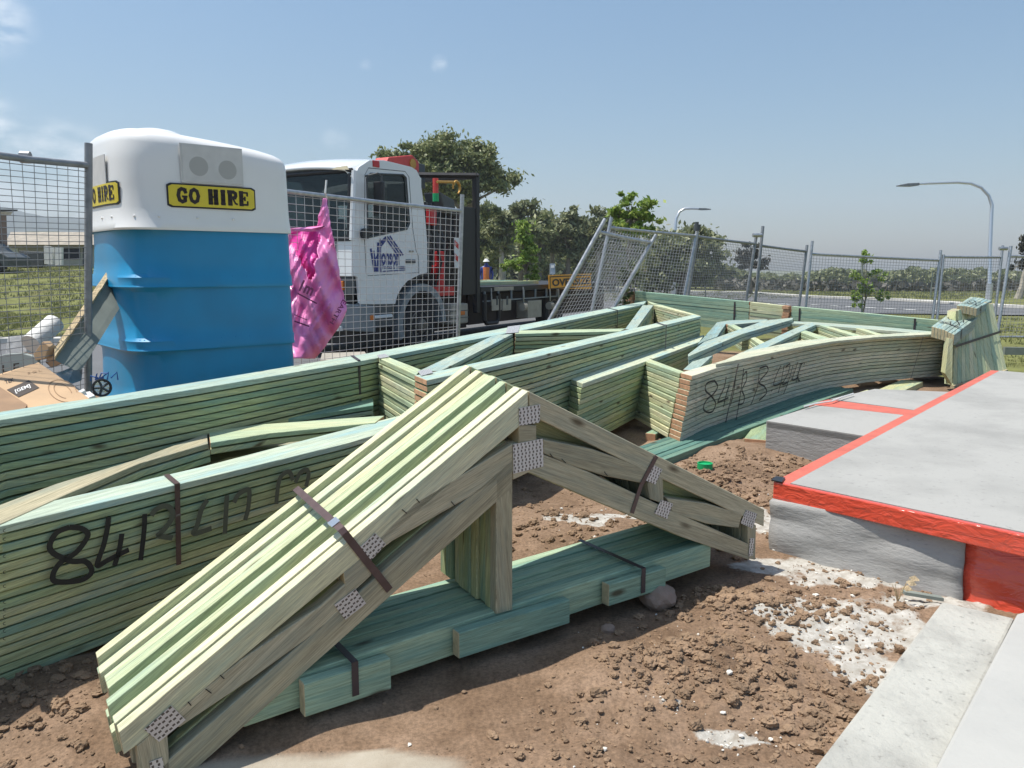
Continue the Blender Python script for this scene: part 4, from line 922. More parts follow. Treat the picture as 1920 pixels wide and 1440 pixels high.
sg = wrapped_plate(0, s0, s1, z0, z0 + .155, .004, .004, M_['black'], 'sign_border'); wrapped_plate(0, s0 + .01, s1 - .01, z0 + .010, z0 + .145, .009, .002, M_['yellow'], 'sign')
serif_word('GO HIRE', s0 + .06, s1 - .055, z0 + .035, z0 + .122, lambda s, z: wrapT(0, s, z, .0125), M_['lett'], T, .020)
L0, L1 = -.40, .20
wrapped_plate(1, L0, L1, z0 + .015, z0 + .165, .004, .004, M_['black'], 'sign_border'); wrapped_plate(1, L0 + .01, L1 - .01, z0 + .025, z0 + .155, .009, .002, M_['yellow'], 'sign')
serif_word('GO HIRE', L1 - .04, L0 + .05, z0 + .05, z0 + .135, lambda s, z: wrapT(1, s, z, .0125), M_['lett'], T, .020)
va, vz0 = pix_face0(340, 342); vb, vz1 = pix_face0(454, 295)
wrapped_plate(0, va, vb, vz0, vz0 + .25, .003, .006, M_['whiteg'], 'vent_panel', corner=0)
wrapped_plate(0, va + .012, vb - .012, vz0 + .012, vz0 + .238, .0092, .003, M_['whiteg'], 'vent_panel_cover', corner=0)
for px, py in ((372, 312), (426, 319)):
    s_, z_ = pix_face0(px, py); m = MB(); k = 24; pr = [wrapT(0, s_ + .062 * math.cos(q), z_ + .062 * math.sin(q), .0130) for q in [2 * math.pi * i / k for i in range(k)]]
    m.add(pr, [tuple(range(k))]).build('vent', M_['vent'], T)
wrapped_plate(1, L0 + .16, L1 - .02, 1.97, 2.20, .004, .006, M_['whiteg'], 'access_panel', corner=0)
m = MB()
def rivet(face, s, z, off=.0, h=.570, n=4.1):
    c_ = wrapT(face, s, z, off, n, h); nn_ = -dB if face == 0 else -dA; m.tube([c_ - nn_ * .004, c_ + nn_ * .004, c_ + nn_ * .007], [.008, .008, .003], 8)
for s in (-.36, -.12, .12, .34, .44): rivet(0, s, 1.80, 0, .578, 4.5)
for s in (-.50, -.3, -.1): rivet(1, s, 1.80, 0, .578, 4.5)
m.build('rivets', M_['white'], T)
m = MB()
for zf in zsn[1:4]:
    for s in [-.5 + .1 * i for i in range(11)]: rivet(0, s, zf + .070, -.004, .572, 4.6)
    for s in (-.5, -.38, -.26, -.1, .1): rivet(1, s, zf + .070, -.004, .572, 4.6)
m.build('rivets', M_['blueP'], T)

# ------------------------------------------------------------------ temporary fence panels
def fence(label, TL, TR, BL, BR, nx, nz, r=.021, wr=.0022, mt='galv', wm='wire', ext=(.05, .05), rail_drop=.03, group='temporary fence panels', bottom=True):
    TL, TR, BL, BR = [Vector(p) for p in (TL, TR, BL, BR)]
    f = empty('mesh_fence', (BL + BR) / 2, label, 'fence panel', group)
    for a, b_, e in ((TL, BL, ext[0]), (TR, BR, ext[1])):
        d = (a - b_).normalized(); MB().tube([b_, a + d * e], r, 10).build('post', M_[mt], f, smooth=True)
    a = TL.lerp(BL, rail_drop / 2); b_ = TR.lerp(BR, rail_drop / 2)
    MB().tube([a, a.lerp(b_, .5) - up3 * .006, b_], r * .85, 10).build('top_rail', M_[mt], f, smooth=True)
    if bottom: MB().tube([TL.lerp(BL, .95), TR.lerp(BR, .95)], r * .8, 8).build('bottom_rail', M_[mt], f, smooth=True)
    m = MB()
    for i in range(1, nx):
        u = i / nx; w = .004 * math.sin(i * 2.3); p = TL.lerp(TR, u).lerp(BL.lerp(BR, u), .012); q = TL.lerp(TR, u).lerp(BL.lerp(BR, u), .96); m.tube([p, p.lerp(q, .5) + Vector((w, w, 0)), q], wr, 4, cap=False)
    for j in range(1, nz):
        v = j / nz * .95; m.tube([TL.lerp(BL, v), TL.lerp(BL, v).lerp(TR.lerp(BR, v), .5) + up3 * (.003 * math.sin(j * 1.7)), TR.lerp(BR, v)], wr, 4, cap=False)
    m.build('wire_mesh', M_[wm], f, fix=False)
    return f
def drop(p, h): return Vector((p.x, p.y, p.z - h))
# left panel ending at the post beside the toilet
pL1 = att(166, 300, 4.83); pL0 = att(-60, 272, 4.05); 
fence('mesh fence panel at the left edge, ending at a post beside the toilet', pL0, pL1, drop(pL0, 2.1), atz(165, 945, -.02), 10, 58, .023, .0021, 'galvd', 'wired', (0, .10))
pa_, pb_ = att(45, 291, 4.44), att(50, 292, 4.45)
cl = MB().tube([pa_ + Vector((-.02, 0, -.01)), pb_ + Vector((.02, .0, -.01))], .034, 10).build('fence_clamp', M_['galvd'], None); tag(cl, 'steel clamp on the top rail at the far left', 'clamp', 'fence clamps')
# panel before the truck
q0 = att(486, 346, 7.0); q1 = att(866, 390, 9.6)
fence('mesh fence panel before the truck cab, with the pink bag tied to it', q0, q1, drop(q0, 2.15), drop(q1, 2.2) + Vector((-.09, 0, 0)), 29, 29, .026, .0028, 'galv', 'wire', (0, .16))
# collapsed panel leaning against the next ones
F0, F1 = att(1133, 414, 12.6), att(1232, 437, 13.1)
fence('tilted mesh fence panel leaning over to the right of the oversize sign', att(1127, 441 - 16, 12.6), att(1226, 448, 13.1), att(1022, 615, 12.6), att(1140, 596, 13.1), 21, 24, .034, .0026, 'galv', 'wire', (.14, .08), .10)
fence('mesh fence panel right behind the tilted panel', att(1143, 424, 14.2), att(1306, 440, 15.4), att(1106, 600, 14.2), att(1272, 612, 15.4), 30, 30, .034, .0034, 'galv', 'wire', (.16, .16))
fence('mesh fence panel between the dark clamp and the first twin posts', att(1307, 441, 15.5), att(1416, 455, 17.4), att(1280, 615, 15.5), att(1393, 600, 17.4), 34, 34, .034, .0034, 'galvd', 'wired', (.05, .2))
fence('mesh fence panel between the two pairs of twin posts, right of centre', att(1427, 458, 17.5), att(1512, 469, 18.8), att(1410, 620, 17.5), att(1492, 618, 18.8), 30, 30, .034, .0034, 'galvd', 'wired', (.40, .12))
fence('long mesh fence panel with the young street tree seen through it', att(1521, 474, 18.9), att(1762, 486, 19.6), att(1506, 622, 18.9), att(1745, 625, 19.6), 44, 26, .034, .0034, 'galv', 'wired', (.28, .22))
fence('mesh fence panel with the tall street lamp behind it', att(1769, 479, 19.6), att(1878, 480, 19.7), att(1754, 625, 19.6), att(1862, 625, 19.7), 24, 26, .034, .0034, 'galv', 'wired', (.02, .26))
fence('mesh fence panel at the right edge of the photo, starting at a steel post', att(1893, 478, 19.4), att(2060, 478, 19.0), att(1868, 640, 19.4), att(2060, 640, 19.0), 26, 26, .040, .0040, 'galv', 'wired', (.22, .1))
m = MB(); p = att(1306, 431, 15.3); m.tube([p - up3 * .02, p + up3 * .10], .055, 8); m.tube([p + up3 * .08, p + up3 * .15], .04, 8); m.tube([p + Vector((.04, 0, 0)), p + Vector((.05, 0, .10))], .03, 6)
tag(m.build('fence_clamp', M_['trim'], None), 'dark clamp on top of the fence post behind the tilted panel', 'clamp', 'fence clamps')
for x, y, t, lb in ((1420, 441, 17.3, 'pale clamp joining the first pair of twin posts'), (1881, 466, 19.4, 'pale clamp joining the twin posts nearest the right edge')):
    p = att(x, y, t); tag(MB().tube([p + Vector((-.10, 0, 0)), p + Vector((.10, 0, 0))], .045, 8).build('fence_clamp', M_['galv'], None), lb, 'clamp', 'fence clamps')
# ------------------------------------------------------------------ pink bag tied to the fence
tb = 7.35
Bg = empty('plastic_bag', att(600, 520, tb), 'large crumpled pink plastic bag hanging open from the fence rail', 'plastic bag')
rows = [(372, 606, 612), (385, 603, 614), (405, 598, 617), (424, 594, 620), (429, 545, 622), (440, 532, 624), (460, 528, 628), (485, 530, 632), (510, 528, 636), (540, 528, 641), (565, 528, 648), (582, 528, 650), (605, 528, 640), (625, 528, 627), (645, 529, 612), (662, 530, 600), (672, 532, 590)]
rows = [(y, float(np.interp(y, [r[0] for r in rows], [r[1] for r in rows])), float(np.interp(y, [r[0] for r in rows], [r[2] for r in rows]))) for y in sorted(set([r[0] for r in rows] + list(range(374, 670, 5))))]
ncol = 64; vs = []
for j, (y, x0, x1) in enumerate(rows):
    for i in range(ncol + 1):
        u = i / ncol; x = x0 + (x1 - x0) * u; o = noise.noise(Vector((x * .045 - y * .02, y * .008, 1))) * .16 + abs(noise.noise(Vector((x * .06 + y * .03, y * .012, 4)))) * .08
        vs.append(att(x + 2 * noise.noise(Vector((y * .09, u * 3, 9))), y, tb + (o - .05) - .16 * math.sin(u * math.pi) * sm((y - 430) / 60)))
fs = [(j * (ncol + 1) + i, j * (ncol + 1) + i + 1, (j + 1) * (ncol + 1) + i + 1, (j + 1) * (ncol + 1) + i) for j in range(len(rows) - 1) for i in range(ncol)]
def inside(y, x): return 431 < y < 530 and x < 602 - (y - 428) * .16 + 2 * math.sin(y * .2) and x > 545 + max(0, (y - 455)) * .52 + 2 * math.sin(y * .3)
ff = [f for f in fs if not inside((vs[f[0]] - O3).length and rows[f[0] // (ncol + 1)][0] + 2, rows[f[0] // (ncol + 1)][1] + (rows[f[0] // (ncol + 1)][2] - rows[f[0] // (ncol + 1)][1]) * ((f[0] % (ncol + 1)) + .5) / ncol)]
fi = [f for f in fs if f not in ff]
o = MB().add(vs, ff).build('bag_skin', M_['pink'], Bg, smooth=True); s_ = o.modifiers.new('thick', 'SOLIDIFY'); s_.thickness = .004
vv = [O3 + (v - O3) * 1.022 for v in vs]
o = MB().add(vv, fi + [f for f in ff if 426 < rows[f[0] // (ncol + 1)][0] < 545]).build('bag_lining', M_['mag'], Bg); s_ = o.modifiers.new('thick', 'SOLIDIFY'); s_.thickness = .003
m = MB()
for (a, b_, w) in (((558, 550), (594, 569), .012), ((552, 602), (580, 612), .012), ((552, 590), (576, 600), .007)):
    m2 = quadstrip('', None, [att(*a, tb - .28), att(*b_, tb - .28)], w, None, Vector((0, -1, 0))); m.add(m2.v, m2.f)
def pixfn(cx, cy, ang, t):
    ca, sa = math.cos(ang), math.sin(ang)
    return lambda x, y: att(cx + x * ca + y * sa, cy + x * sa - y * ca, t)
place_text('1m', 26, 22, pixfn(576, 540, .42, tb - .29), M_['purple'], Bg, bold=.03)
place_text('EARTH', 50, 9, pixfn(634, 585, 2.1, tb - .24), M_['purple'], Bg, bold=.02)
m.build('print', M_['purple'], Bg, fix=False)
MB().tube([att(612, 338, tb - .1), att(610, 362, tb - .1), att(613, 372, tb - .05)], .009, 6).build('cable_tie', M_['paper'], Bg)

# ------------------------------------------------------------------ truck
TF = Vector((-2.43, 12.2, 0)); tx = Vector((.5, .866, 0)); ty = Vector((-.866, .5, 0))
def TW(x, y, z): return TF + tx * x + ty * y + up3 * z
TM = lambda v: TW(v.x, v.y, v.z)
def pside(px, py, y=0.):
    p = onp(px, py, TF + ty * y, ty); q = p - TF; return Vector((q.dot(tx), y, q.z))
K_ = empty('flatbed_truck', TF + tx * 4, 'white cab flatbed crane truck parked behind the mesh fence', 'truck')
WD = 2.35
def tbox(name, a, b_, mt, parent=None, bev=.01): return MB().box(a, b_, 0, TM).build(name, M_[mt], parent or K_, bevel=bev)
# side profile of the cab (x back from the front, z up)
SP = [(.14, .90), (.38, .89), (1.01, .87), (1.08, 1.02), (1.20, 1.14), (1.35, 1.24), (1.68, 1.34), (1.92, 1.38), (1.93, 1.9), (1.86, 2.5), (1.75, 2.98), (1.66, 3.08), (1.52, 3.12), (.80, 3.15), (.45, 3.11), (.20, 2.98), (.14, 2.90), (.03, 1.90), (.02, 1.34), (.10, 1.32)]
WN = [(.36, 1.93), (1.36, 2.10), (1.43, 2.20), (1.36, 2.93), (1.28, 2.97), (.46, 2.91), (.37, 2.83)]
for y0, e in ((0, .05), (WD - .05, .05)):
    o = plate([TW(x, y0, z) for x, z in SP], [[TW(x, y0, z) for x, z in WN]], ty * e).build('cab_side', M_['paint'], K_, bevel=.006)
    o = MB().prism([TW(x, y0 + .02, z) for x, z in WN], ty * .006).build('side_window', M_['glass'], K_)
    if y0 == 0:
        m = MB(); k = len(WN)
        for i in range(k): m.tube([TW(WN[i][0], -.004, WN[i][1]), TW(WN[(i + 1) % k][0], -.004, WN[(i + 1) % k][1])], .014, 6)
        m.build('window_seal', M_['trim'], o)
        MB().tube([TW(.80, .012, 1.98), TW(.76, .012, 2.95)], .010, 6).build('window_bar', M_['trim'], o)
# door shut line, handle, roof, back, front
dl = [(.30, 1.36), (.28, 1.95), (.33, 2.88), (.42, 2.99), (1.34, 3.03), (1.44, 2.95), (1.52, 2.1), (1.60, 1.75), (1.66, 1.66), (1.67, 1.36)]
m = MB()
m.tube([TW(x, -.001, z) for x, z in dl], .0055, 4); m.tube([TW(x, -.001, z) for x, z in [(.33, 1.34), (1.66, 1.38)]], .004, 4); m.build('door_seam', M_['trim'], K_)
h_ = tbox('door_handle', (1.30, -.025, 1.54), (1.56, 0, 1.60), 'trim'); tbox('indicator', (1.40, -.02, 1.72), (1.52, 0, 1.75), 'box')
def arc_roof():
    prof_ = [(.05, 2.95), (.07, 2.99), (.17, 3.05), (.45, 3.13), (.80, 3.18), (1.30, 3.18), (1.60, 3.13), (1.72, 3.03), (1.78, 2.93)]
    rings = []
    for j in range(15):
        v = j / 14; y = WD * v; e = abs(v - .5) * 2; dz = -.14 * max(0, (e - .80) / .20) ** 2 - .04 * e ** 2; r = []
        for x, z in prof_: r.append(TW(x + (.04 * e ** 4 if x < .2 else 0), y, z + dz + .05 * (1 - e ** 2)))
        rings.append(r)
    vs = [p for r in rings for p in r]; k = len(prof_); fs = [(a * k + i, a * k + i + 1, (a + 1) * k + i + 1, (a + 1) * k + i) for a in range(14) for i in range(k - 1)]
    o = MB().add(vs, fs).build('roof', M_['paint'], K_, smooth=True); s = o.modifiers.new('t', 'SOLIDIFY'); s.thickness = .04
arc_roof()
MB().prism([TW(.03, .06, 2.93), TW(.03, .40, 2.95), TW(.035, .30, 2.98), TW(.04, .10, 2.99)], tx * .012).build('roof_stain', M_['cream'], K_)
tbox('marker_lamp', (.52, -.015, 3.02), (.68, .03, 3.12), 'red')
# back wall with window
plate([TW(1.80, .05, 1.35), TW(1.80, WD - .05, 1.35), TW(1.80, WD - .05, 2.98), TW(1.80, .05, 2.98)], [[TW(1.80, .75, 2.0), TW(1.80, 1.95, 2.0), TW(1.80, 1.95, 2.58), TW(1.80, .75, 2.58)]], tx * .05).build('cab_back', M_['paint'], K_)
MB().prism([TW(1.78, .05, 1.4), TW(1.78, .74, 1.4), TW(1.78, .74, 2.9), TW(1.78, .05, 2.9)], tx * .01).build('lining', M_['seatl'], K_)
# front panel below the windscreen, dark strip, bumper
def fr(x, y, z): return TW(x, y, z)
MB().prism([TW(.02, .02, 1.88), TW(.02, WD - .02, 1.88), TW(-.01, WD - .02, 1.33), TW(-.01, .02, 1.33)], tx * .04).build('front_panel', M_['paint'], K_, bevel=.012)
m = MB(); m.tube([TW(-.006, .36, 1.34), TW(.008, .34, 1.86)], .008, 4); m.tube([TW(-.006, WD - .36, 1.34), TW(.008, WD - .34, 1.86)], .008, 4); m.build('panel_seam', M_['trim'], K_)
ws = [(.06, 1.90), (.06, 2.86)]
MB().prism([TW(.03, .10, 1.90), TW(.03, WD - .10, 1.90), TW(.12, WD - .12, 2.93), TW(.12, .12, 2.93)], tx * .008).build('windscreen', M_['glass'], K_)
m = MB()
for a, b_ in (((.02, .09, 1.88), (.11, .10, 2.88)), ((.02, WD - .09, 1.88), (.11, WD - .10, 2.88)), ((.02, .06, 1.90), (.02, WD - .06, 1.90)), ((.11, .06, 2.93), (.11, WD - .06, 2.93))): m.tube([TW(*a), TW(*b_)], .035, 8)
m.build('windscreen_seal', M_['black'], K_)
for y in (.03, WD - .03): MB().tube([TW(.03, y, 1.88), TW(.13, y, 2.92)], .05, 8).build('pillar', M_['paint'], K_)
tbox('grille', (.02, .05, 1.05), (.10, WD - .05, 1.32), 'trim'); tbox('step_panel', (.10, .02, .50), (.95, .06, .92), 'trim')
for y in (.20, WD - .62): tbox('indicator', (-.02, y, 1.12), (.04, y + .42, 1.26), 'lens')
m = MB(); m.prism([TW(-.08, .30, .92), TW(.10, -.02, .90), TW(.48, -.02, .86), TW(.48, .04, .86), TW(.10, .06, .90), TW(-.04, .36, .92)], up3 * -.42)
m.prism([TW(-.08, .30, .92), TW(-.08, WD - .30, .92), TW(.05, WD - .3, .92), TW(.05, .30, .92)], up3 * -.42); m.build('bumper', M_['bumper'], K_, bevel=.02)
m = MB(); m.prism([TW(-.12, .28, .94), TW(-.12, WD - .28, .94), TW(.02, WD - .3, .94), TW(.02, .28, .94)], up3 * -.035); m.prism([TW(-.13, .22, .56), TW(-.13, WD - .2, .56), TW(.02, WD - .2, .56), TW(.02, .22, .56)], up3 * -.07); m.build('bumper_lip', M_['foamw'], K_, bevel=.01)
for y in (.34, WD - .90):
    k = 20; c_ = TW(-.10, y + .25, .72); pts_ = [c_ + ty * (.26 * math.cos(q)) * (1) + up3 * (.115 * math.sin(q)) for q in [2 * math.pi * i / k for i in range(k)]]
    MB().prism(pts_, tx * .04).build('headlight', M_['chrome'], K_, bevel=.012)
tbox('number_bar', (.45, -.03, .66), (.90, .02, .71), 'foamw'); tbox('reflector', (.34, -.03, .64), (.44, .02, .72), 'lens')
# wheel arch and wheels
def arch(cx, cz, r0, r1, y0, y1, mt, a0=-.15, a1=math.pi + .1):
    k = 18; P = [(cx + r0 * math.cos(a0 + (a1 - a0) * i / k), cz + r0 * math.sin(a0 + (a1 - a0) * i / k)) for i in range(k + 1)] + [(cx + r1 * math.cos(a1 - (a1 - a0) * i / k), cz + r1 * math.sin(a1 - (a1 - a0) * i / k)) for i in range(k + 1)]
    return MB().prism([TW(x, y0, z) for x, z in P], ty * (y1 - y0)).build('wheel_arch', M_[mt], K_)
arch(1.78, .50, .57, .69, .0, .35, 'bumper', .0, math.pi + .35)
def wheel(x, y, r=.46, w=.28, name='wheel'):
    e = empty(name, TW(x, y, r), None, None); del_ = [e.pop(k) for k in list(e.keys())]; e.parent = K_; e.matrix_parent_inverse = Matrix.Translation(-K_.location)
    def disc(rs, mt, nm, k=32):
        m = MB(); vs = []
        for (rr, yy) in rs:
            for i in range(k): q = 2 * math.pi * i / k; vs.append(TW(x + rr * math.cos(q), y + yy, r + rr * math.sin(q)))
        fs = [(a * k + i, a * k + (i + 1) % k, (a + 1) * k + (i + 1) % k, (a + 1) * k + i) for a in range(len(rs) - 1) for i in range(k)]; fs.append(tuple(range((len(rs) - 1) * k, len(rs) * k)))
        return m.add(vs, fs).build(nm, M_[mt], e, smooth=True)
    disc([(r * .45, w), (r * .95, w), (r, w * .9), (r, w * .12), (r * .93, 0), (r * .72, -.01), (r * .60, .01)], 'rubber', 'tyre')
    disc([(r * .60, .01), (r * .56, .0), (r * .52, .05), (r * .30, .03), (r * .26, -.04), (r * .14, -.06), (r * .12, -.08)], 'rim', 'rim')
    m = MB()
    for i in range(8):
        q = 2 * math.pi * i / 8; a = TW(x + .2 * math.cos(q) * r * 2, y - .0, r + .2 * math.sin(q) * r * 2); m.tube([a + ty * .05, a - ty * .03], .016, 6)
    m.build('wheel_nuts', M_['rim'], e)
for x, y in ((1.78, .06), (7.0, .10)): wheel(x, y)
m = MB()
# cab inside: seats, dash, mirror
for y in (.45, 1.55):
    s_ = MB().box((1.20, y, 1.35), (1.65, y + .50, 1.85), 0, TM).box((1.45, y, 1.80), (1.62, y + .50, 2.32), 0, TM).box((1.48, y + .12, 2.33), (1.58, y + .38, 2.55), 0, TM).build('seat', M_['seat'], K_, bevel=.03)
tbox('dashboard', (.10, .12, 1.35), (.55, WD - .12, 1.86), 'seatl', bev=.04)
k = 20; c_ = TW(.70, .55, 1.98); ax = (tx * .5 + up3 * .85).normalized(); ay = ty; bx = ax.cross(ay)
MB().tube([c_ + (ay * math.cos(q) + bx * math.sin(q)) * .2 for q in [2 * math.pi * i / k for i in range(k + 1)]], .016, 6, cap=False).build('steering_wheel', M_['black'], K_)
tbox('cab_floor', (.08, .06, 1.30), (1.80, WD - .06, 1.34), 'seat')
o = tbox('mirror', (.42, -.26, 2.30), (.50, -.08, 2.78), 'black', bev=.02); MB().tube([TW(.34, 0, 2.86), TW(.40, -.20, 2.90), TW(.46, -.22, 2.86), TW(.46, -.22, 2.05), TW(.36, -.08, 2.0)], .014, 6).build('mirror_arm', M_['trim'], K_)
MB().tube([TW(.24, -.02, 1.98), TW(.24, -.08, 1.98)], .085, 12).build('mirror', M_['black'], K_)
# chassis, crane, headboard, tray
tbox('chassis_rail', (1.2, .75, .72), (10.4, 1.0, .95), 'chassis'); tbox('chassis_rail', (1.2, 1.4, .72), (10.4, 1.65, .95), 'chassis'); tbox('underbody', (3.6, .25, .35), (10.2, WD - .2, .95), 'rust'); tbox('engine_bay', (.15, .15, .26), (1.9, WD - .2, 1.30), 'chassis')
tbox('underbody', (1.0, .30, .30), (3.6, WD - .3, .95), 'rust'); tbox('tool_box', (2.66, .02, .42), (3.24, .45, .80), 'box', bev=.03); m = MB()
for z in (.53, .66): m.box((2.655, .012, z), (3.245, .03, z + .012), 0, TM)
m.build('box_seam', M_['trim'], K_); tbox('side_lamp', (2.95, .0, .585), (3.10, .02, .66), 'lens')
tbox('headboard', (3.05, .02, .95), (3.66, .10, 2.58), 'chassis'); tbox('headboard', (3.55, .02, .95), (3.66, WD - .05, 2.55), 'chassis')
m = MB(); m.box((3.52, .0, .60), (3.64, .10, 3.22), 0, TM); m.box((3.52, .10, 3.12), (3.64, WD, 3.22), 0, TM); m.box((3.52, WD - .1, .9), (3.64, WD, 3.22), 0, TM); m.build('headboard_frame', M_['chassis'], K_, bevel=.01)
MB().tube([TW(3.58, .0, 3.18), TW(1.9, 1.5, 3.12)], .05, 4).build('frame_bar', M_['chassis'], K_)
m = MB(); m.tube([TW(3.75, -.02, .95), TW(3.75, -.02, .45), TW(3.82, -.02, .38), TW(4.22, -.02, .38), TW(4.28, -.02, .46), TW(4.28, -.02, .95)], .045, 8); m.build('side_step', M_['chassis'], K_)
# crane between cab and headboard
m = MB(); m.box((2.35, .75, .95), (2.95, 1.45, 2.3), 0, TM); m.tube([TW(2.6, .35, 1.0), TW(2.6, .35, 2.5)], .13, 12); m.tube([TW(2.25, .30, 1.3), TW(2.25, .30, 2.6)], .08, 10); m.tube([TW(2.9, .25, 1.5), TW(2.7, .4, 2.55)], .06, 8); m.build('crane_base', M_['trim'], K_, bevel=.01)
m = MB(); m.tube([TW(2.5, .15, 1.05), TW(2.5, .15, 1.75)], .09, 12); m.box((2.2, .10, .95), (2.9, .35, 1.12), 0, TM); m.box((2.4, .12, 1.35), (2.62, .3, 1.5), 0, TM); m.build('crane_cylinder', M_['red'], K_, bevel=.01)
m = MB(); m.prism([TW(1.92, .9, 3.22), TW(2.05, .9, 3.40), TW(2.75, .9, 3.52), TW(2.95, .9, 3.42), TW(2.95, .9, 3.16), TW(2.4, .9, 3.14)], ty * .30); m.build('crane_boom', M_['redl'], K_, bevel=.02)
MB().tube([TW(2.74, .88, 3.36), TW(2.74, 1.24, 3.36)], .09, 12).build('boom_pin', M_['gold'], K_); tbox('boom_end', (2.75, .95, 2.95), (3.2, 1.2, 3.40), 'trim')
MB().box((2.60, .12, 2.50), (3.05, .50, 2.82), 0, lambda v: TW(v.x + (v.z - 2.55) * -.35, v.y, v.z + (v.x - 2.55) * -.25)).build('hose_cover', M_['trim'], K_, bevel=.03)
m = MB(); m.tube([TW(2.34, .1, 2.75), TW(2.34, .1, 3.02)], .05, 8); m.build('slew_lamp', M_['redl'], K_); MB().tube([TW(2.34, .1, 2.62), TW(2.34, .1, 2.76)], .055, 8).build('slew_lamp', M_['green'], K_); tbox('flag', (2.1, .05, 2.2), (2.3, .15, 2.5), 'red', bev=.02)
k = 14; c_ = pside(856, 352); MB().tube([TW(c_.x + .11 * math.cos(q), 0, c_.z + .11 * math.sin(q)) for q in [-1.2 + 4.6 * i / k for i in range(k + 1)]], [.014 + .014 * math.sin(math.pi * i / k) for i in range(k + 1)], 8).build('hook', M_['gold'], K_, smooth=True)
MB().tube([TW(c_.x - .6, 0, c_.z + .05), TW(c_.x - .10, 0, c_.z + .09)], .024, 7).build('hook_chain', M_['gold'], K_)
# hoses
m = MB()
for i in range(6):
    a = random.Random(i); x = 2.1 + .22 * i; m.tube([TW(x, .2, .9), TW(x + .1, .05, 1.5 + a.random() * .4), TW(x - .05, .15, 2.1), TW(x + .12, .25, 2.6)], .022, 6)
m.build('hoses', M_['black'], K_, smooth=True)
# tray
tbox('tray', (3.66, .0, .98), (10.6, WD, 1.09), 'chassis', bev=.008)
m = MB(); m.box((3.7, -.03, .80), (10.5, .0, .825), 0, TM)
for i in range(14): x = 3.75 + i * .52; m.box((x, -.03, .82), (x + .035, .0, 1.0), 0, TM)
m.build('rope_rail', M_['bumper'], K_)
# small cards, spools, toolboxes under the tray
for px0, px1, py0, py1 in ((922, 940, 560, 583), (942, 958, 560, 583)):
    a = pside(px0, py1, -.04); b_ = pside(px1, py0, -.04); o = tbox('number_card', (a.x, -.05, a.z), (b_.x, -.03, b_.z), 'box'); MB().box(((a.x + b_.x) / 2 - .03, -.06, b_.z - .12), ((a.x + b_.x) / 2 + .03, -.045, b_.z + .06), 0, TM).build('latch', M_['trim'], o)
a = pside(989, 597, -.02); b_ = pside(1015, 562, -.02); tbox('locker', (a.x, -.03, a.z), (b_.x, .3, b_.z), 'box')
for px, py in ((978, 575), (1028, 573)):
    a = pside(px, py, -.04); m = MB()
    for q in range(3): m.tube([TW(a.x - .05 + q * .05, -.08, a.z), TW(a.x - .02 + q * .05, -.08, a.z)], .085, 14)
    m.build('strap_winch', M_['box'], K_)
for px in (920, 980, 1030, 1046): a = pside(px, 550, -.04); MB().tube([TW(a.x, -.05, 1.06), TW(a.x, -.06, .85), TW(a.x + .02, -.05, .72)], .016, 6).build('tie_strap', M_['galv'], K_)
a = pside(927, 545, -.01); b_ = pside(963, 539, -.01)
tbox('name_strip', (a.x, -.012, 1.0), (b_.x, 0, 1.07), 'box', bev=.004)
tbox('stripe_board', (3.02 - .28, -.02, 1.45), (3.02 - .06, 0, 2.0), 'foamw')
m = MB()
for z in (1.50, 1.74): m.prism([TW(2.74, -.026, z + .12), TW(2.96, -.026, z), TW(2.96, -.026, z + .10), TW(2.74, -.026, z + .22)], ty * .004)
m.build('stripe', M_['red'], K_)
# door lettering
def dfn(x, y): return TW(x, -.004, y)
cx = .41
m = MB()
for a, b_, w in (((.42, 1.76), (.50, 1.40), .040), ((.49, 1.73), (.545, 1.40), .035), ((.60, 1.86), (.575, 1.40), .035), ((.655, 1.92), (.645, 1.39), .042), ((.535, 1.60), (.70, 1.83), .02), ((.60, 1.82), (.80, 1.95), .03), ((.78, 1.95), (1.10, 1.66), .028), ((.84, 1.96), (1.18, 1.66), .028), ((.90, 1.97), (1.24, 1.67), .030), ((.70, 1.84), (.82, 1.94), .05)):
    s_ = quadstrip('', None, [dfn(*a), dfn(*b_)], w, None, -ty, .003); m.add(s_.v, s_.f)
s_ = quadstrip('', None, [dfn(.70, 1.405), dfn(1.30, 1.425)], .016, None, -ty, .003); m.add(s_.v, s_.f); m.build('emblem', M_['navy'], K_)
place_text('onson', .46, .19, lambda x, y: TW(.91 + x, -.006, 1.60 + y + (.01 if 0 else 0)), M_['navy'], K_, bold=.025)
place_text('Frames & Trusses', .60, .075, lambda x, y: TW(1.0 + x, -.006, 1.478 + y), M_['navy'], K_, bold=.02)
# load of timber on the tray, far
m = MB()
Ld = empty('timber_load', TW(5.4, 1.2, 1.1), 'small load of green timber lying on the truck tray', 'timber load')
for i in range(5):
    a = TW(4.4 + .12 * i, .5 + .3 * i, 1.10); d = tx * 2.0 + ty * (.3 * (i % 3 - 1)); s_ = ty * .12
    board('board', [a, a + d, a + d + s_, a + s_], up3 * .07, M_['teal'] if i % 2 else M_['pale'], M_['endpale'], Ld)
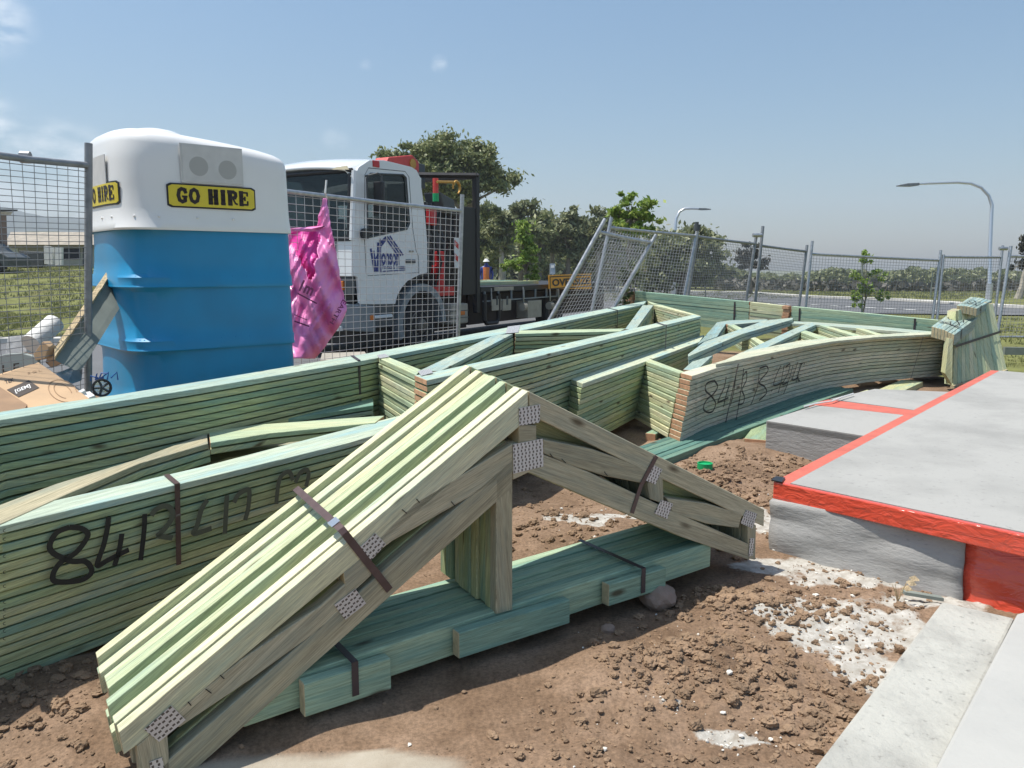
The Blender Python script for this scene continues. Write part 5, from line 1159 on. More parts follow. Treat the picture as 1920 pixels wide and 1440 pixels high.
# oversize sign stood at the back of the tray
SG = empty('oversize_sign', TW(8, 0, 1), 'orange sign reading OVERSIZE fixed to the side of the truck tray', 'sign')
sc_ = [(1029, 516), (1109, 513), (1109, 542), (1030, 541.5)]
p0 = TF + ty * -.12
PP = [onp(x, y, p0, ty) for x, y in sc_]
MB().prism(PP, ty * .02).build('board', M_['orange'], SG)
ctr = sum(PP, Vector()) / 4; ux = (PP[1] - PP[0]) / 2; uy = (PP[0] - PP[3]) / 2
place_text('OVERSIZE', 1.76, 1.10, lambda x, y: ctr - ty * .012 + ux * x + uy * y, M_['lett'], SG, bold=.03)
m = MB()
for i in range(4):
    c4 = [(-.96, .88), (.96, .88), (.96, -.88), (-.96, -.88)]; a, b_ = c4[i], c4[(i + 1) % 4]
    s_ = quadstrip('', None, [ctr - ty * .013 + ux * a[0] + uy * a[1], ctr - ty * .013 + ux * b_[0] + uy * b_[1]], .022, None, -ty, .002); m.add(s_.v, s_.f)
m.build('border', M_['lett'], SG)
# ------------------------------------------------------------------ rubbish at the left
tr = 4.35
def pp(l, t): return [att(x, y, t) for x, y in l]
CB = empty('cardboard_box', att(80, 720, 4.0), 'flattened brown cardboard box with printed dark label, in the rubbish at the left', 'cardboard box')
C4 = [att(-40, 700, 4.3), att(72, 681, 4.55), att(175, 752, 4.0), att(60, 800, 3.75), att(-60, 800, 3.8)]
nC = (C4[1] - C4[0]).cross(C4[2] - C4[0]).normalized(); nC = nC if nC.y < 0 else -nC
def cbp(x, y, o=.004): return onp(x, y, C4[1], nC) + nC * o
MB().prism([cbp(-40, 705), cbp(0, 702), cbp(72, 680), (cbp(130, 720)), cbp(178, 756), cbp(150, 790), cbp(20, 800), cbp(0, 760), cbp(-40, 730)], -nC * .03).build('box_panel', M_['card'], CB, bevel=.003)
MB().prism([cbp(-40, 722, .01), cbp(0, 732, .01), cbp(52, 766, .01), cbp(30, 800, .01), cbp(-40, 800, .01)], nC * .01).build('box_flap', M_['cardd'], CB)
MB().prism([cbp(13, 733, .006), cbp(54, 715, .006), cbp(74, 729, .006), cbp(35, 747, .006)], nC * .001).build('label', M_['print'], CB)
def cfn(cx, cy, a, o): 
    ca, sa = math.cos(a), math.sin(a)
    return lambda x, y: cbp(cx + x * ca + y * sa * -1 * -1, cy + x * sa - y * ca, o)
place_text('[GEM]', 30, 8, cfn(43, 732, -.38, .009), M_['paper'], CB, bold=.02); place_text('TEK', 18, 7, cfn(18, 716, -.30, .006), M_['print'], CB, bold=.03); place_text('S G L', 26, 4, cfn(65, 699, -.22, .006), M_['cardd'], CB)
m = MB()
for r_ in (1, .62):
    pts_ = [cbp(118 + 27 * r_ * math.cos(q) * 1.0, 735 + 20 * r_ * math.sin(q) + 6 * math.cos(q), .006) for q in [1.2 + 4.9 * i / 24 for i in range(25)]]; s_ = quadstrip('', None, pts_, .004, None, nC, .001); m.add(s_.v, s_.f)
m.build('ring_print', M_['cardd'], CB)
def junk(name, pts_, ext, mt, label, cat, bev=.003, grp=None):
    o = MB().prism(pts_, ext).build(name, M_[mt], None, bevel=bev); return tag(o, label, cat, grp)
PS = empty('plasterboard_sheet', att(30, 680, 4.7), 'curved grey green board offcut with letters L F behind the cardboard box', 'board offcut')
MB().prism(pp([(-30, 690), (-20, 672), (10, 664), (40, 662), (70, 670), (72, 684), (40, 694), (0, 704), (-30, 712)], 4.72), Vector((0, .03, 0))).build('sheet', M_['plaster'], PS, bevel=.004)
place_text('L F', 32, 15, lambda x, y: att(20 + x, 690 - y - x * .15, 4.70), M_['print'], PS, bold=.02)
junk('foam_offcut', [att(14, 632, 5.05), att(54, 627, 5.05), att(50, 660, 5.05), att(10, 666, 5.05)], Vector((0, .12, -.02)), 'paper', 'white block offcut standing behind the mesh at the far left', 'offcut')
m = MB(); m.tube([att(58, 645, 4.95), att(102, 606, 5.15)], .062, 16); tag(m.build('paper_roll', M_['paper'], None, True), 'white roll lying against the rough timber plank in the rubbish', 'roll')
# rough plank leaning on the toilet
pl0, pl1 = att(88, 668, 4.6), att(205, 498, 5.45); d = (pl1 - pl0).normalized(); wv = ray(150, 580).cross(d).normalized() * .12
PB = empty('timber_plank', pl0, 'long rough sawn plank leaning against the toilet from the rubbish heap', 'plank')
wv = wv if wv.z < 0 else -wv
board('plank_face', [pl0 + wv * .35, pl1 + wv * .35, pl1 + wv * 1.35, pl0 + wv * 1.35], Vector((.02, .05, 0)), M_['oldgrey'], M_['endpale'], PB)
m = MB(); n_ = 30; vs = []
for i in range(n_ + 1):
    u = i / n_; c_ = pl0.lerp(pl1, u); jj = noise.noise(Vector((u * 14, 1, 1))) * .018
    vs += [c_ + wv * (.02 + jj) + Vector((.0, .07, .02)), c_ + wv * (.40 + jj * 1.5) + Vector((0, -.004, 0))]
m.add(vs, [(2 * i, 2 * i + 1, 2 * i + 3, 2 * i + 2) for i in range(n_)]); o = m.build('sawn_edge', M_['oldwood'], PB); s_ = o.modifiers.new('t', 'SOLIDIFY'); s_.thickness = .03
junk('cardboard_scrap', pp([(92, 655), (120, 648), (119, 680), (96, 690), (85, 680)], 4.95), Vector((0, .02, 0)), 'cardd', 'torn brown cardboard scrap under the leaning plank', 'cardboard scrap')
junk('cardboard_scrap', pp([(62, 664), (80, 640), (92, 650), (84, 672), (66, 676)], 4.62), Vector((.02, .04, 0)), 'card', 'crumpled cardboard end at the foot of the leaning plank', 'cardboard scrap')
junk('metal_sheet', [att(104, 700, 4.6), att(134, 688, 4.8), att(150, 690, 4.9), att(148, 712, 4.85), att(120, 722, 4.6)], Vector((.0, .03, -.01)), 'galv', 'bent grey metal sheet between the cardboard box and the fence post', 'metal sheet')
junk('timber_offcut', [att(124, 712, 4.5), att(158, 735, 4.3), att(178, 742, 4.2), att(165, 750, 4.15), att(130, 735, 4.3)], Vector((0, .02, -.02)), 'trim', 'dark flat offcut beside the pipe cup in the rubbish', 'offcut')
junk('foam_offcut', [att(150, 737, 4.12), att(168, 733, 4.2), att(178, 741, 4.15), att(166, 746, 4.1)], Vector((0, .01, -.02)), 'paper', 'small white block lying on the dark flat offcut', 'offcut')
junk('foam_offcut', [att(146, 733, 4.1), att(156, 728, 4.15), att(160, 731, 4.13), att(151, 737, 4.1)], Vector((0, .01, -.02)), 'paper', 'thin white strip beside the small white block on the dark offcut', 'offcut')
PC = empty('downlight', att(190, 727, 4.15), 'round black and silver fitting with blue wires, lying by the foot of the toilet', 'light fitting')
c_ = att(191, 727, 4.2); vd = (O3 - c_).normalized(); a_ = vd.cross(up3).normalized(); b_ = a_.cross(vd)
k = 24; pts_ = [c_ + (a_ * math.cos(q) + b_ * math.sin(q)) * .043 for q in [2 * math.pi * i / k for i in range(k + 1)]]
MB().tube(pts_, .0065, 6, cap=False).build('rim', M_['black'], PC); MB().prism([p - vd * .02 for p in pts_[:-1]], -vd * .03).build('lens', M_['chrome'], PC)
m = MB()
for i in range(5): q = i * 1.256; m.tube([c_ - vd * .012, c_ - vd * .012 + (a_ * math.cos(q) + b_ * math.sin(q)) * .04], .006, 5)
m.build('spokes', M_['trim'], PC)
rr = random.Random(4)
for i in range(6):
    o_ = c_ + Vector((rr.uniform(-.05, .05), .02, .05)); MB().tube([o_, o_ + Vector((rr.uniform(-.05, .05), 0, rr.uniform(-.01, .04))), o_ + Vector((rr.uniform(-.06, .06), 0, rr.uniform(-.02, .03)))], .004, 5).build('wire', M_['blueD'], PC)
junk('concrete_slab_offcut', [att(604, 662, 9.2), att(684, 659, 9.3), att(690, 670, 9.0), att(600, 676, 9.0)], Vector((0, .1, -.08)), 'box', 'pale slab edge on the verge below the pink bag', 'kerb piece')

# ------------------------------------------------------------------ roads and kerbs
def sheet(name, pts_, mt, dz, label, cat, kind=None, cuts=3):
    bm = bmesh.new(); vs = [bm.verts.new((x, y, 0)) for x, y in pts_]; es = [bm.edges.new((vs[i], vs[(i + 1) % len(vs)])) for i in range(len(vs))]
    bmesh.ops.triangle_fill(bm, edges=es, use_beauty=True)
    for _ in range(cuts):
        ll = [e for e in bm.edges if e.calc_length() > 2.5]
        if not ll: break
        bmesh.ops.subdivide_edges(bm, edges=ll, cuts=1); bmesh.ops.triangulate(bm, faces=bm.faces)
    for v in bm.verts: v.co.z = g0(v.co.x, v.co.y) + dz
    me = bpy.data.meshes.new(name); bm.to_mesh(me); bm.free(); o = link(name, me, M_[mt])
    return tag(o, label, cat, kind=kind)
def gp(px, py):
    p = atz(px, py, 0)
    for _ in range(12): p = atz(px, py, g0(p.x, p.y))
    return p
RF = [gp(*p) for p in [(1040, 533), (1110, 538), (1400, 550), (1500, 558), (1793, 573), (1920, 580), (2200, 592)]]
RN_ = [gp(*p) for p in [(2200, 606), (1920, 593), (1700, 590), (1500, 588), (1330, 590), (1200, 600), (1120, 620)]]
sheet('road', [(p.x, p.y) for p in RF] + [(p.x, p.y) for p in RN_] + [(-1, 9.2), (-3, 9.0), (-30, 9.4), (-30, 14.7), (-8.5, 15.0), (-5.5, 17.5), (-3.5, 24), (-1, 40), (2.5, 60)], 'asph', .04, 'grey asphalt road behind the fence', 'road', 'structure', 6)
def strip(name, P, w, h, mt, label, cat, kind='structure'):
    m = MB()
    for a, b_ in zip(P[:-1], P[1:]):
        a, b_ = Vector(a), Vector(b_); d = (b_ - a); d.z = 0; s_ = Vector((-d.y, d.x, 0)).normalized() * w
        n_ = max(1, int(d.length / 4))
        for i in range(n_):
            p, q = a.lerp(b_, i / n_), a.lerp(b_, (i + 1) / n_); p.z = g0(p.x, p.y); q.z = g0(q.x, q.y)
            m.prism([p + up3 * h, q + up3 * h, q + s_ + up3 * h, p + s_ + up3 * h], up3 * -(h + .1))
    o = m.build(name, M_[mt], None); return tag(o, label, cat, kind=kind)
strip('kerb', [Vector((p.x, p.y, 0)) for p in RF], .9, .13, 'kerb', 'pale concrete kerb on the far side of the road', 'kerb')
strip('kerb', [(-30, 14.7, 0), (-8.5, 15.0, 0), (-5.5, 17.5, 0), (-3.5, 24, 0), (-1, 40, 0)], .35, .13, 'kerb', 'white kerb behind the left fence', 'kerb')
m = MB(); A0, A1 = gp(1525, 574), gp(1830, 590)
for i in range(8):
    a, b_ = A0.lerp(A1, i / 8), A0.lerp(A1, (i + .5) / 8); m.prism([p + up3 * (.062 + g0(p.x, p.y) - p.z) for p in (a, b_, b_ + Vector((0, .35, 0)), a + Vector((0, .35, 0)))], up3 * -.01)
A0, A1 = gp(1395, 570), gp(1500, 574)
for i in range(3):
    a, b_ = A0.lerp(A1, i / 3), A0.lerp(A1, (i + .5) / 3); m.prism([p + up3 * (.062 + g0(p.x, p.y) - p.z) for p in (a, b_, b_ + Vector((0, .35, 0)), a + Vector((0, .35, 0)))], up3 * -.01)
o = m.build('road_marking', M_['linew'], None); tag(o, 'dashed white line on the road', 'road marking', kind='structure')
p, q = att(1885, 651, 12.5), att(1990, 653, 12.3); d_ = Vector((0, .06, 0)); tag(MB().prism([p, q, q + d_, p + d_], up3 * -.12).build('edging_board', M_['oldgrey'], None), 'low timber edging board between grass and soil at the right edge', 'edging board')

# ------------------------------------------------------------------ street lamps, signs, stakes
def lamp(base, top, pts_, r, label):
    L_ = empty('street_lamp', base, label, 'street lamp', 'street lamps')
    MB().tube([base, base + up3 * 1.0], r * 1.5, 12).build('base', M_['steel'], L_, True)
    MB().tube([base + up3 * .9] + pts_, [r] + [r * (1 - .45 * (i + 1) / len(pts_)) for i in range(len(pts_))], 12).build('pole', M_['steel'], L_, True)
    e, d = pts_[-1], (pts_[-1] - pts_[-2]).normalized()
    m = MB(); m.prism([e + up3 * .06, e + up3 * .07 + d * .5, e + d * .9 + up3 * .02, e + d * .9 - up3 * .03, e + d * .3 - up3 * .08, e - up3 * .06], Vector((0, .3, 0))); m.build('lamp_head', M_['galvd'], L_, bevel=.02)
b_ = gp(1852, 574); tL = (b_ - O3).dot(Vector((0, cth, -sth)))
lamp(b_, None, [att(x, y, tL) for x, y in [(1856, 470), (1859, 400), (1860, 385), (1854, 367), (1840, 352), (1820, 344), (1795, 342), (1740, 344), (1724, 345)]], .085, 'tall silver street lamp with a long curved arm at the far right')
b_ = gp(1262, 553); tL = (b_ - O3).dot(Vector((0, cth, -sth)))
lamp(b_, None, [att(x, y, tL) for x, y in [(1264, 470), (1266, 430), (1268, 410), (1274, 397), (1284, 391.5), (1295, 391), (1310, 391.5)]], .13, 'smaller distant street lamp above the middle of the fence')
def sbox(label, cat, px, w, t, mt, name, th=.05):
    P = pp(px, t); return tag(MB().prism(P, Vector((0, th, 0))).build(name, M_[mt], None), label, cat)
BS = empty('bus_stop_sign', att(1036, 515, 30), 'small blue and white sign panel behind the oversize sign', 'sign')
MB().prism(pp([(1031, 494), (1041, 494), (1041, 514), (1031, 514)], 30), Vector((0, .06, 0))).build('frame', M_['galv'], BS); MB().prism(pp([(1033, 497), (1039, 497), (1039, 502), (1033, 502)], 29.98), Vector((0, .01, 0))).build('symbol', M_['paper'], BS)
MB().tube([att(1036, 514, 30.03), att(1036, 545, 30.03)], .03, 6).build('post', M_['galv'], BS)
rr = random.Random(8)
for i, (x, y) in enumerate([(948, 525), (930, 530), (973, 527), (1003, 524), (1225, 545), (1233, 545), (1322, 562), (1368, 528), (1745, 560)]):
    b_ = gp(x, y); 
    m = MB().tube([b_ - up3 * .1, b_ + up3 * (1.3 + .3 * rr.random())], .035, 6)
    tag(m.build('marker_post', M_['oldgrey'], None), 'thin grey stake on the verge beyond the road', 'stake', 'stakes on the far verge')
# ------------------------------------------------------------------ trees
def tree(name, label, base, H, crown, leafmat, nl, ls, seed, bark='bark', trunk_r=.2, group=None, clumps=26, fill=.55, limbs=7, cat='tree', droop=0, csz=1.0):
    """crown = list of ellipsoids (centre offset, radii) in metres relative to base"""
    rr = random.Random(seed); np_ = np.random.RandomState(seed)
    T_ = empty(name, base, label, cat, group)
    # clump centres inside the ellipsoids
    cl = []
    vol = [c[1][0] * c[1][1] * c[1][2] for c in crown]
    while len(cl) < clumps:
        c = rr.choices(crown, vol)[0]; v = Vector((rr.gauss(0, 1), rr.gauss(0, 1), rr.gauss(0, 1))).normalized() * (rr.random() ** (1 / 3 if fill > .6 else .22))
        cl.append((Vector(c[0]) + Vector((v.x * c[1][0], v.y * c[1][1], v.z * c[1][2])), rr.uniform(.22, .50) * (sum(c[1]) / 3) * csz))
    m = MB(); lean = Vector((rr.uniform(-.04, .04) * H, 0, 0)); ctr_ = sum((Vector(c[0]) for c in crown), Vector()) / len(crown)
    fork = Vector((ctr_.x * .5, ctr_.y * .5, max(.12 * H, min(c[0][2] - c[1][2] for c in crown) + .05 * H)))
    m.tube([base - up3 * .15, base + fork * .5 + Vector((rr.uniform(-.1, .1), 0, 0)) * trunk_r * 4, base + fork, base + ctr_.lerp(Vector((ctr_.x, ctr_.y, H)), .25)], [trunk_r * 1.15, trunk_r * .9, trunk_r * .75, trunk_r * .25], 8)
    for c, r in cl[:limbs * 3]:
        s0 = fork.lerp(ctr_, rr.uniform(0, .8)); mid = s0.lerp(c, .5) + Vector((rr.uniform(-.2, .2), rr.uniform(-.2, .2), rr.uniform(-.1, .3))) * r
        m.tube([base + s0, base + mid, base + c], [trunk_r * .38, trunk_r * .22, trunk_r * .07], 5)
    m.build('trunk', M_[bark], T_, smooth=True)
    per = nl // clumps; V = np.zeros((clumps * per, 4, 3))
    k = 0
    for c, r in cl:
        d = np_.normal(size=(per, 3)); d /= np.linalg.norm(d, axis=1)[:, None]; rad_ = r * np.abs(np_.normal(0, .55, per)); oc = np.array([noise.noise(Vector(q * 2.2 + seed)) for q in (d * 1.0)]); rad_ = rad_ * (1 + .9 * oc)
        p = np.array(c) + d * rad_[:, None] * np.array([1.15, 1.15, .72]); p[:, 2] -= droop * rad_
        a = np_.normal(size=(per, 3)); a[:, 2] -= .3; a /= np.linalg.norm(a, axis=1)[:, None]
        b = np.cross(a, np_.normal(size=(per, 3))); b /= np.linalg.norm(b, axis=1)[:, None]
        s = ls * np_.uniform(.6, 1.3, per)[:, None]
        V[k:k + per, 0] = p - a * s; V[k:k + per, 1] = p + b * s * .45; V[k:k + per, 2] = p + a * s; V[k:k + per, 3] = p - b * s * .45; k += per
    V = V.reshape(-1, 3) + np.array(base); F = np.arange(len(V)).reshape(-1, 4)
    me = bpy.data.meshes.new('crown'); me.from_pydata(V.tolist(), [], F.tolist()); link('crown', me, M_[leafmat], T_)
    return T_
def tpx(name, label, bx, by, t, ells, leafmat, nl, ls, seed, **kw):
    """ells given in photo pixels at distance t: (cx, cy, rx, ry)"""
    base = att(bx, by, t); base.z = g0(base.x, base.y); k = t / FPX
    cr_ = []
    for cx, cy, rx, ry in ells:
        p = att(cx, cy, t); o = p - base; cr_.append(((o.x, rr.uniform(-.3, .3) * rx * k, o.z), (rx * k, (rx + ry) / 2 * k, ry * k)))
    H = max(c[0][2] + c[1][2] for c in cr_)
    return tree(name, label, base, H, cr_, leafmat, nl, ls, seed, **kw)
tpx('gum_tree', 'tall spreading gum tree rising behind the truck headboard', 893, 545, 44, [(835, 290, 52, 26), (890, 300, 42, 26), (752, 300, 34, 22), (775, 290, 26, 20), (932, 340, 38, 22), (820, 335, 50, 30), (880, 352, 40, 28), (785, 345, 32, 28), (920, 400, 22, 12)], 'gum', 52000, .13, 11, trunk_r=.34, clumps=210, limbs=16, fill=.8, csz=1.1)
specs = [(905, 448, 36, 66, 52), (940, 440, 34, 40, 50), (975, 434, 38, 64, 56), (1010, 450, 38, 56, 54), (1035, 436, 38, 56, 58), (1065, 440, 36, 56, 55), (1095, 448, 30, 44, 60), (1120, 446, 34, 54, 56), (1150, 455, 30, 45, 60), (1185, 470, 32, 48, 56), (920, 480, 30, 38, 62), (1000, 480, 40, 40, 64), (1080, 480, 40, 40, 66), (870, 470, 36, 50, 60), (1140, 490, 40, 34, 64)]
for i, (cx, cy, rx, ry, t) in enumerate(specs):
    col_ = ['bushy olive', 'narrow dark', 'broad grey green', 'ragged brownish'][i % 4]
    tpx('bush_tree', '%s tree of the far wood, %s' % (col_, ['behind the headboard post', 'left of the slim young tree', 'right above the slim young tree', 'just right of the slim young tree', 'above the small blue sign', 'above the left end of the oversize sign', 'above the middle of the oversize sign', 'left of the tilted fence post top', 'below the bright leafy tree', 'seen through the tilted fence panel', 'low beside the truck tray', 'low behind the slim young tree', 'low above the oversize sign', 'behind the black headboard', 'low behind the tilted panel'][i]), cx, 540, t,
        [(cx, cy - ry * .45, rx * .8, ry * .5), (cx - rx * .3, cy, rx * .7, ry * .6), (cx + rx * .35, cy + ry * .2, rx * .7, ry * .7)], 'wood' if i % 3 else 'gum', 7500, .20, 30 + i, trunk_r=.2, clumps=34, limbs=7, bark='barkp' if i % 3 == 1 else 'bark', fill=.8, group='trees of the wood beyond the road')
tpx('fig_tree', 'big round dark tree behind the small street lamp pole', 1275, 548, 42, [(1270, 470, 72, 44), (1300, 500, 50, 45), (1235, 505, 50, 42), (1320, 480, 28, 28), (1265, 445, 40, 20)], 'wood', 16000, .16, 77, trunk_r=.35, clumps=80, limbs=10, fill=.8)
tpx('bare_tree', 'sparse dark small tree seen through the fence between the twin posts', 1408, 545, 60, [(1400, 470, 22, 12), (1412, 490, 26, 16), (1395, 488, 18, 14)], 'bare', 3200, .17, 78, trunk_r=.16, clumps=26, limbs=10)
tpx('gum_tree', 'grey gum tree cut by the right edge of the photo', 1908, 560, 46, [(1925, 462, 30, 22), (1905, 500, 16, 16), (1940, 490, 30, 30)], 'bare', 5000, .15, 79, trunk_r=.2, clumps=34, limbs=8, bark='barkp')
tpx('young_tree', 'bright leafy young street tree rising above the tilted fence panel', 1170, 575, 18, [(1172, 372, 14, 22), (1160, 405, 24, 16), (1200, 395, 28, 18), (1222, 410, 18, 14), (1185, 425, 40, 14)], 'fresh', 5200, .065, 80, trunk_r=.045, clumps=60, limbs=14, fill=.8)
tpx('young_tree', 'low leafy shoots at the foot of the tilted fence panel', 1160, 600, 14.5, [(1165, 555, 22, 14), (1190, 545, 14, 10), (1175, 510, 16, 20)], 'dull', 600, .045, 81, trunk_r=.02, clumps=22, limbs=8)
tpx('young_tree', 'slim young tree with a bushy left side, between the truck tray and the oversize sign', 997, 548, 24, [(985, 440, 14, 24), (990, 475, 14, 26), (968, 490, 24, 14), (996, 510, 10, 20), (950, 498, 12, 8)], 'fresh', 5200, .070, 82, trunk_r=.04, clumps=60, limbs=14)
tpx('young_tree', 'wispy young tree tied to a stake, seen through the long fence panel', 1616, 592, 26, [(1618, 482, 14, 14), (1605, 510, 12, 14), (1640, 515, 16, 12), (1618, 535, 14, 20), (1655, 555, 12, 14), (1600, 560, 12, 18)], 'fresh', 2000, .070, 83, trunk_r=.03, clumps=48, limbs=14)
b_ = att(1616, 592, 25.9); tag(MB().tube([b_, att(1617, 470, 25.9)], .03, 6).build('tree_stake', M_['oldgrey'], None), 'timber stake beside the wispy young tree', 'stake')
# far hazy tree line and scrub: one mass nobody could count
def mass(name, label, line, t, depth, nl, ls, seed, leafmat='wood'):
    r_ = np.random.RandomState(seed); P = []
    xs_ = [l[0] for l in line]
    px = r_.uniform(xs_[0], xs_[-1], nl); top = np.interp(px, xs_, [l[1] for l in line]); bot = np.interp(px, xs_, [l[2] for l in line])
    top = top + np.array([9 * noise.noise(Vector((x * .04, seed, 0))) + 3 * noise.noise(Vector((x * .16, seed, 2))) for x in px])
    py = top + (bot - top) * r_.uniform(0, 1, nl) ** 1.1; tt = t + r_.uniform(0, depth, nl)
    cen = np.array([att(x, y, t_) for x, y, t_ in zip(px, py, tt)])
    a = r_.normal(size=(nl, 3)); a /= np.linalg.norm(a, axis=1)[:, None]; b = np.cross(a, r_.normal(size=(nl, 3))); b /= np.linalg.norm(b, axis=1)[:, None]
    s = ls * r_.uniform(.6, 1.4, nl)[:, None]
    V = np.stack([cen - a * s, cen + b * s * .6, cen + a * s, cen - b * s * .6], 1).reshape(-1, 3); F = np.arange(len(V)).reshape(-1, 4)
    me = bpy.data.meshes.new(name); me.from_pydata(V.tolist(), [], F.tolist()); return tag(link(name, me, M_[leafmat]), label, 'wood', kind='stuff')
mass('distant_wood', 'distant grey green line of woodland on the horizon', [(1180, 504, 532), (1345, 506, 535), (1400, 514, 536), (1500, 516, 538), (1560, 504, 540), (1640, 512, 540), (1720, 504, 541), (1800, 506, 542), (1900, 510, 543), (2100, 504, 545)], 135, 40, 52000, .42, 5)
mass('distant_wood', 'second strip of woodland behind the centre of the fence', [(760, 440, 530), (900, 432, 532), (1000, 424, 532), (1120, 428, 532), (1190, 452, 534), (1340, 490, 536), (1400, 515, 540)], 90, 20, 48000, .36, 6)
mass('verge_scrub', 'low scrub and long grass before the distant woodland', [(1340, 524, 540), (1600, 532, 545), (2100, 532, 549)], 75, 45, 9000, .35, 8, 'bare')
# grass tufts
def tufts(name, label, areas, seed):
    r_ = random.Random(seed); V = []; F = []
    for (x0, x1, y0, y1, n_, h) in areas:
        for _ in range(n_):
            x, y = r_.uniform(x0, x1), r_.uniform(y0, y1)
            if noise.noise(Vector((x * .6, y * .6, 3))) < -.15: continue
            z = g0(x, y)
            for k in range(4):
                a = r_.random() * 6.28; hh = h * r_.uniform(.5, 1.2); w = h * .12; ox, oy = r_.uniform(-h, h), r_.uniform(-h, h); k0 = len(V)
                V += [(x + ox - w * math.cos(a), y + oy - w * math.sin(a), z), (x + ox + w * math.cos(a), y + oy + w * math.sin(a), z), (x + ox + r_.uniform(-.5, .5) * hh, y + oy + r_.uniform(-.5, .5) * hh, z + hh)]; F.append((k0, k0 + 1, k0 + 2))
    me = bpy.data.meshes.new(name); me.from_pydata(V, [], F); return tag(link(name, me, M_['grassb']), label, 'grass', kind='stuff')
tufts('grass', 'rough green grass on the verges beyond the fences', [(-16, -6, 15.4, 24, 9000, .07), (-26, -8, 24, 44, 7000, .12), (11, 26, 17, 27, 5000, .08), (6, 50, 44, 75, 5000, .16), (-3, 12, 34, 60, 4000, .14), (7.2, 13, 11.5, 16, 1500, .05)], 4)

# ------------------------------------------------------------------ left background: hills and houses
me = bpy.data.meshes.new('hill'); line = [(-900, 400), (-400, 385), (-100, 384), (0, 388), (33, 393), (50, 399), (79, 405), (100, 410), (123, 408), (160, 411), (200, 418), (280, 440), (380, 470), (480, 500)]
V = []; F = []; nn_x = 160
for j in range(8):
    for i in range(nn_x):
        x = -900 + 1380 * i / (nn_x - 1); y = np.interp(x, [l[0] for l in line], [l[1] for l in line]) + 1.6 * noise.noise(Vector((x * .09, 0, 0))) + 1.2 * noise.noise(Vector((x * .3, 3, 0)))
        t = 1150 - 60 * j; p = att(x, 500, t); zt_ = EYE + (500 - y) / FPX * 1150; p.z = (zt_ + 12) * (1 - (j / 7) ** 1.3) - 12 + 6 * noise.noise(Vector((x * .04, j * .9, 5))) * (0 if j == 0 else 1); V.append(tuple(p))
for j in range(7):
    for i in range(nn_x - 1): F.append((j * nn_x + i, j * nn_x + i + 1, (j + 1) * nn_x + i + 1, (j + 1) * nn_x + i))
me.from_pydata(V, [], F); o = link('hill', me, M_['hill'], smooth=True); tag(o, 'long wooded hill on the horizon at the left', 'hill', kind='structure')
def house(name, label, t, wall, roof, mt_w='render', mt_r='tile', extra=()):
    h = empty(name, att(wall[0], wall[3], t), label, 'house', 'houses beyond the left verge')
    x0, y0, x1, y1 = wall; P = [att(x0, y0, t), att(x1, y0, t), att(x1, y1, t), att(x0, y1, t)]
    MB().prism(P, Vector((-2.5, 7, 0))).build('wall', M_[mt_w], h)
    rx0, ry0, rx1, ry1, rid = roof; a, b_ = att(rx0, ry1, t - .5), att(rx1, ry1, t - .5); c_, d_ = att(rx1 - rid, ry0, t + 3.5), att(rx0 + rid, ry0, t + 3.5)
    e, f_ = a + Vector((-2.5, 8, 0)), b_ + Vector((-2.5, 8, 0))
    m = MB(); m.add([a, b_, c_, d_, e, f_], [(0, 1, 2, 3), (1, 5, 2), (5, 4, 3, 2), (4, 0, 3), (0, 1, 5, 4)]); m.build('roof', M_[mt_r], h)
    for nm, (u0, v0, u1, v1), mt in extra:
        MB().prism([att(u0, v0, t - .03), att(u1, v0, t - .03), att(u1, v1, t - .03), att(u0, v1, t - .03)], Vector((0, .08, 0))).build(nm, M_[mt], h)
    return h
house('house', 'low house with a pale ribbed tile roof and garage, left of the fence post', 44, (16, 457, 200, 503), (8, 435, 210, 459, 12), extra=[('garage_door', (18, 465, 34, 503), 'paper'), ('window', (118, 466, 150, 486), 'black'), ('door', (155, 465, 168, 503), 'trim')])
house('house', 'second house with a grey roof behind the low tiled house', 62, (40, 440, 150, 480), (18, 434, 140, 449, 30), mt_r='hill')
bh = empty('house', att(0, 460, 38), 'corner of a brown brick house with a flat dark eave, cut by the left edge', 'house', 'houses beyond the left verge')
MB().prism([att(-120, 402, 38), att(12, 402, 38), att(14, 460, 38), att(14, 505, 38), att(-120, 505, 38)], Vector((-8, 2.5, 0))).build('wall', M_['brick'], bh); MB().prism([att(-130, 391, 37), att(33, 393, 37), att(33, 396, 37), att(-130, 394, 37)], Vector((-9, 3, 0))).build('roof', M_['chassis'], bh); MB().prism([att(-120, 396, 37.5), att(24, 397, 37.5), att(20, 404, 37.5), att(-120, 404, 37.5)], Vector((-8, 2, 0))).build('soffit', M_['box'], bh)
o = tag(MB().prism([att(35, 470, 41), att(80, 472, 41), att(82, 499, 41), att(36, 499, 41)], Vector((-.6, 1.4, 0))).build('skip_bin', M_['trim'], None, bevel=.03), 'dark grey skip bin before the low tiled house', 'skip bin')
tag(MB().prism([att(82, 461, 41), att(98, 463, 41), att(98, 496, 41), att(83, 495, 41)], Vector((0, .2, 0))).build('wrapped_panel', M_['paper'], None), 'left one of two upright white panels by the skip bin', 'panel', 'upright white panels')
tag(MB().prism([att(103, 463, 41), att(115, 464, 41), att(115, 498, 41), att(103, 497, 41)], Vector((0, .2, 0))).build('wrapped_panel', M_['paper'], None), 'right one of two upright white panels by the skip bin', 'panel', 'upright white panels')
CR = empty('parked_car', att(0, 495, 36), 'dark parked car at the left edge before the brick house', 'car')
c0 = att(-60, 500, 36); c0.z = g0(c0.x, c0.y)
def cw(x, y, z): return c0 + Vector((x, y, z))
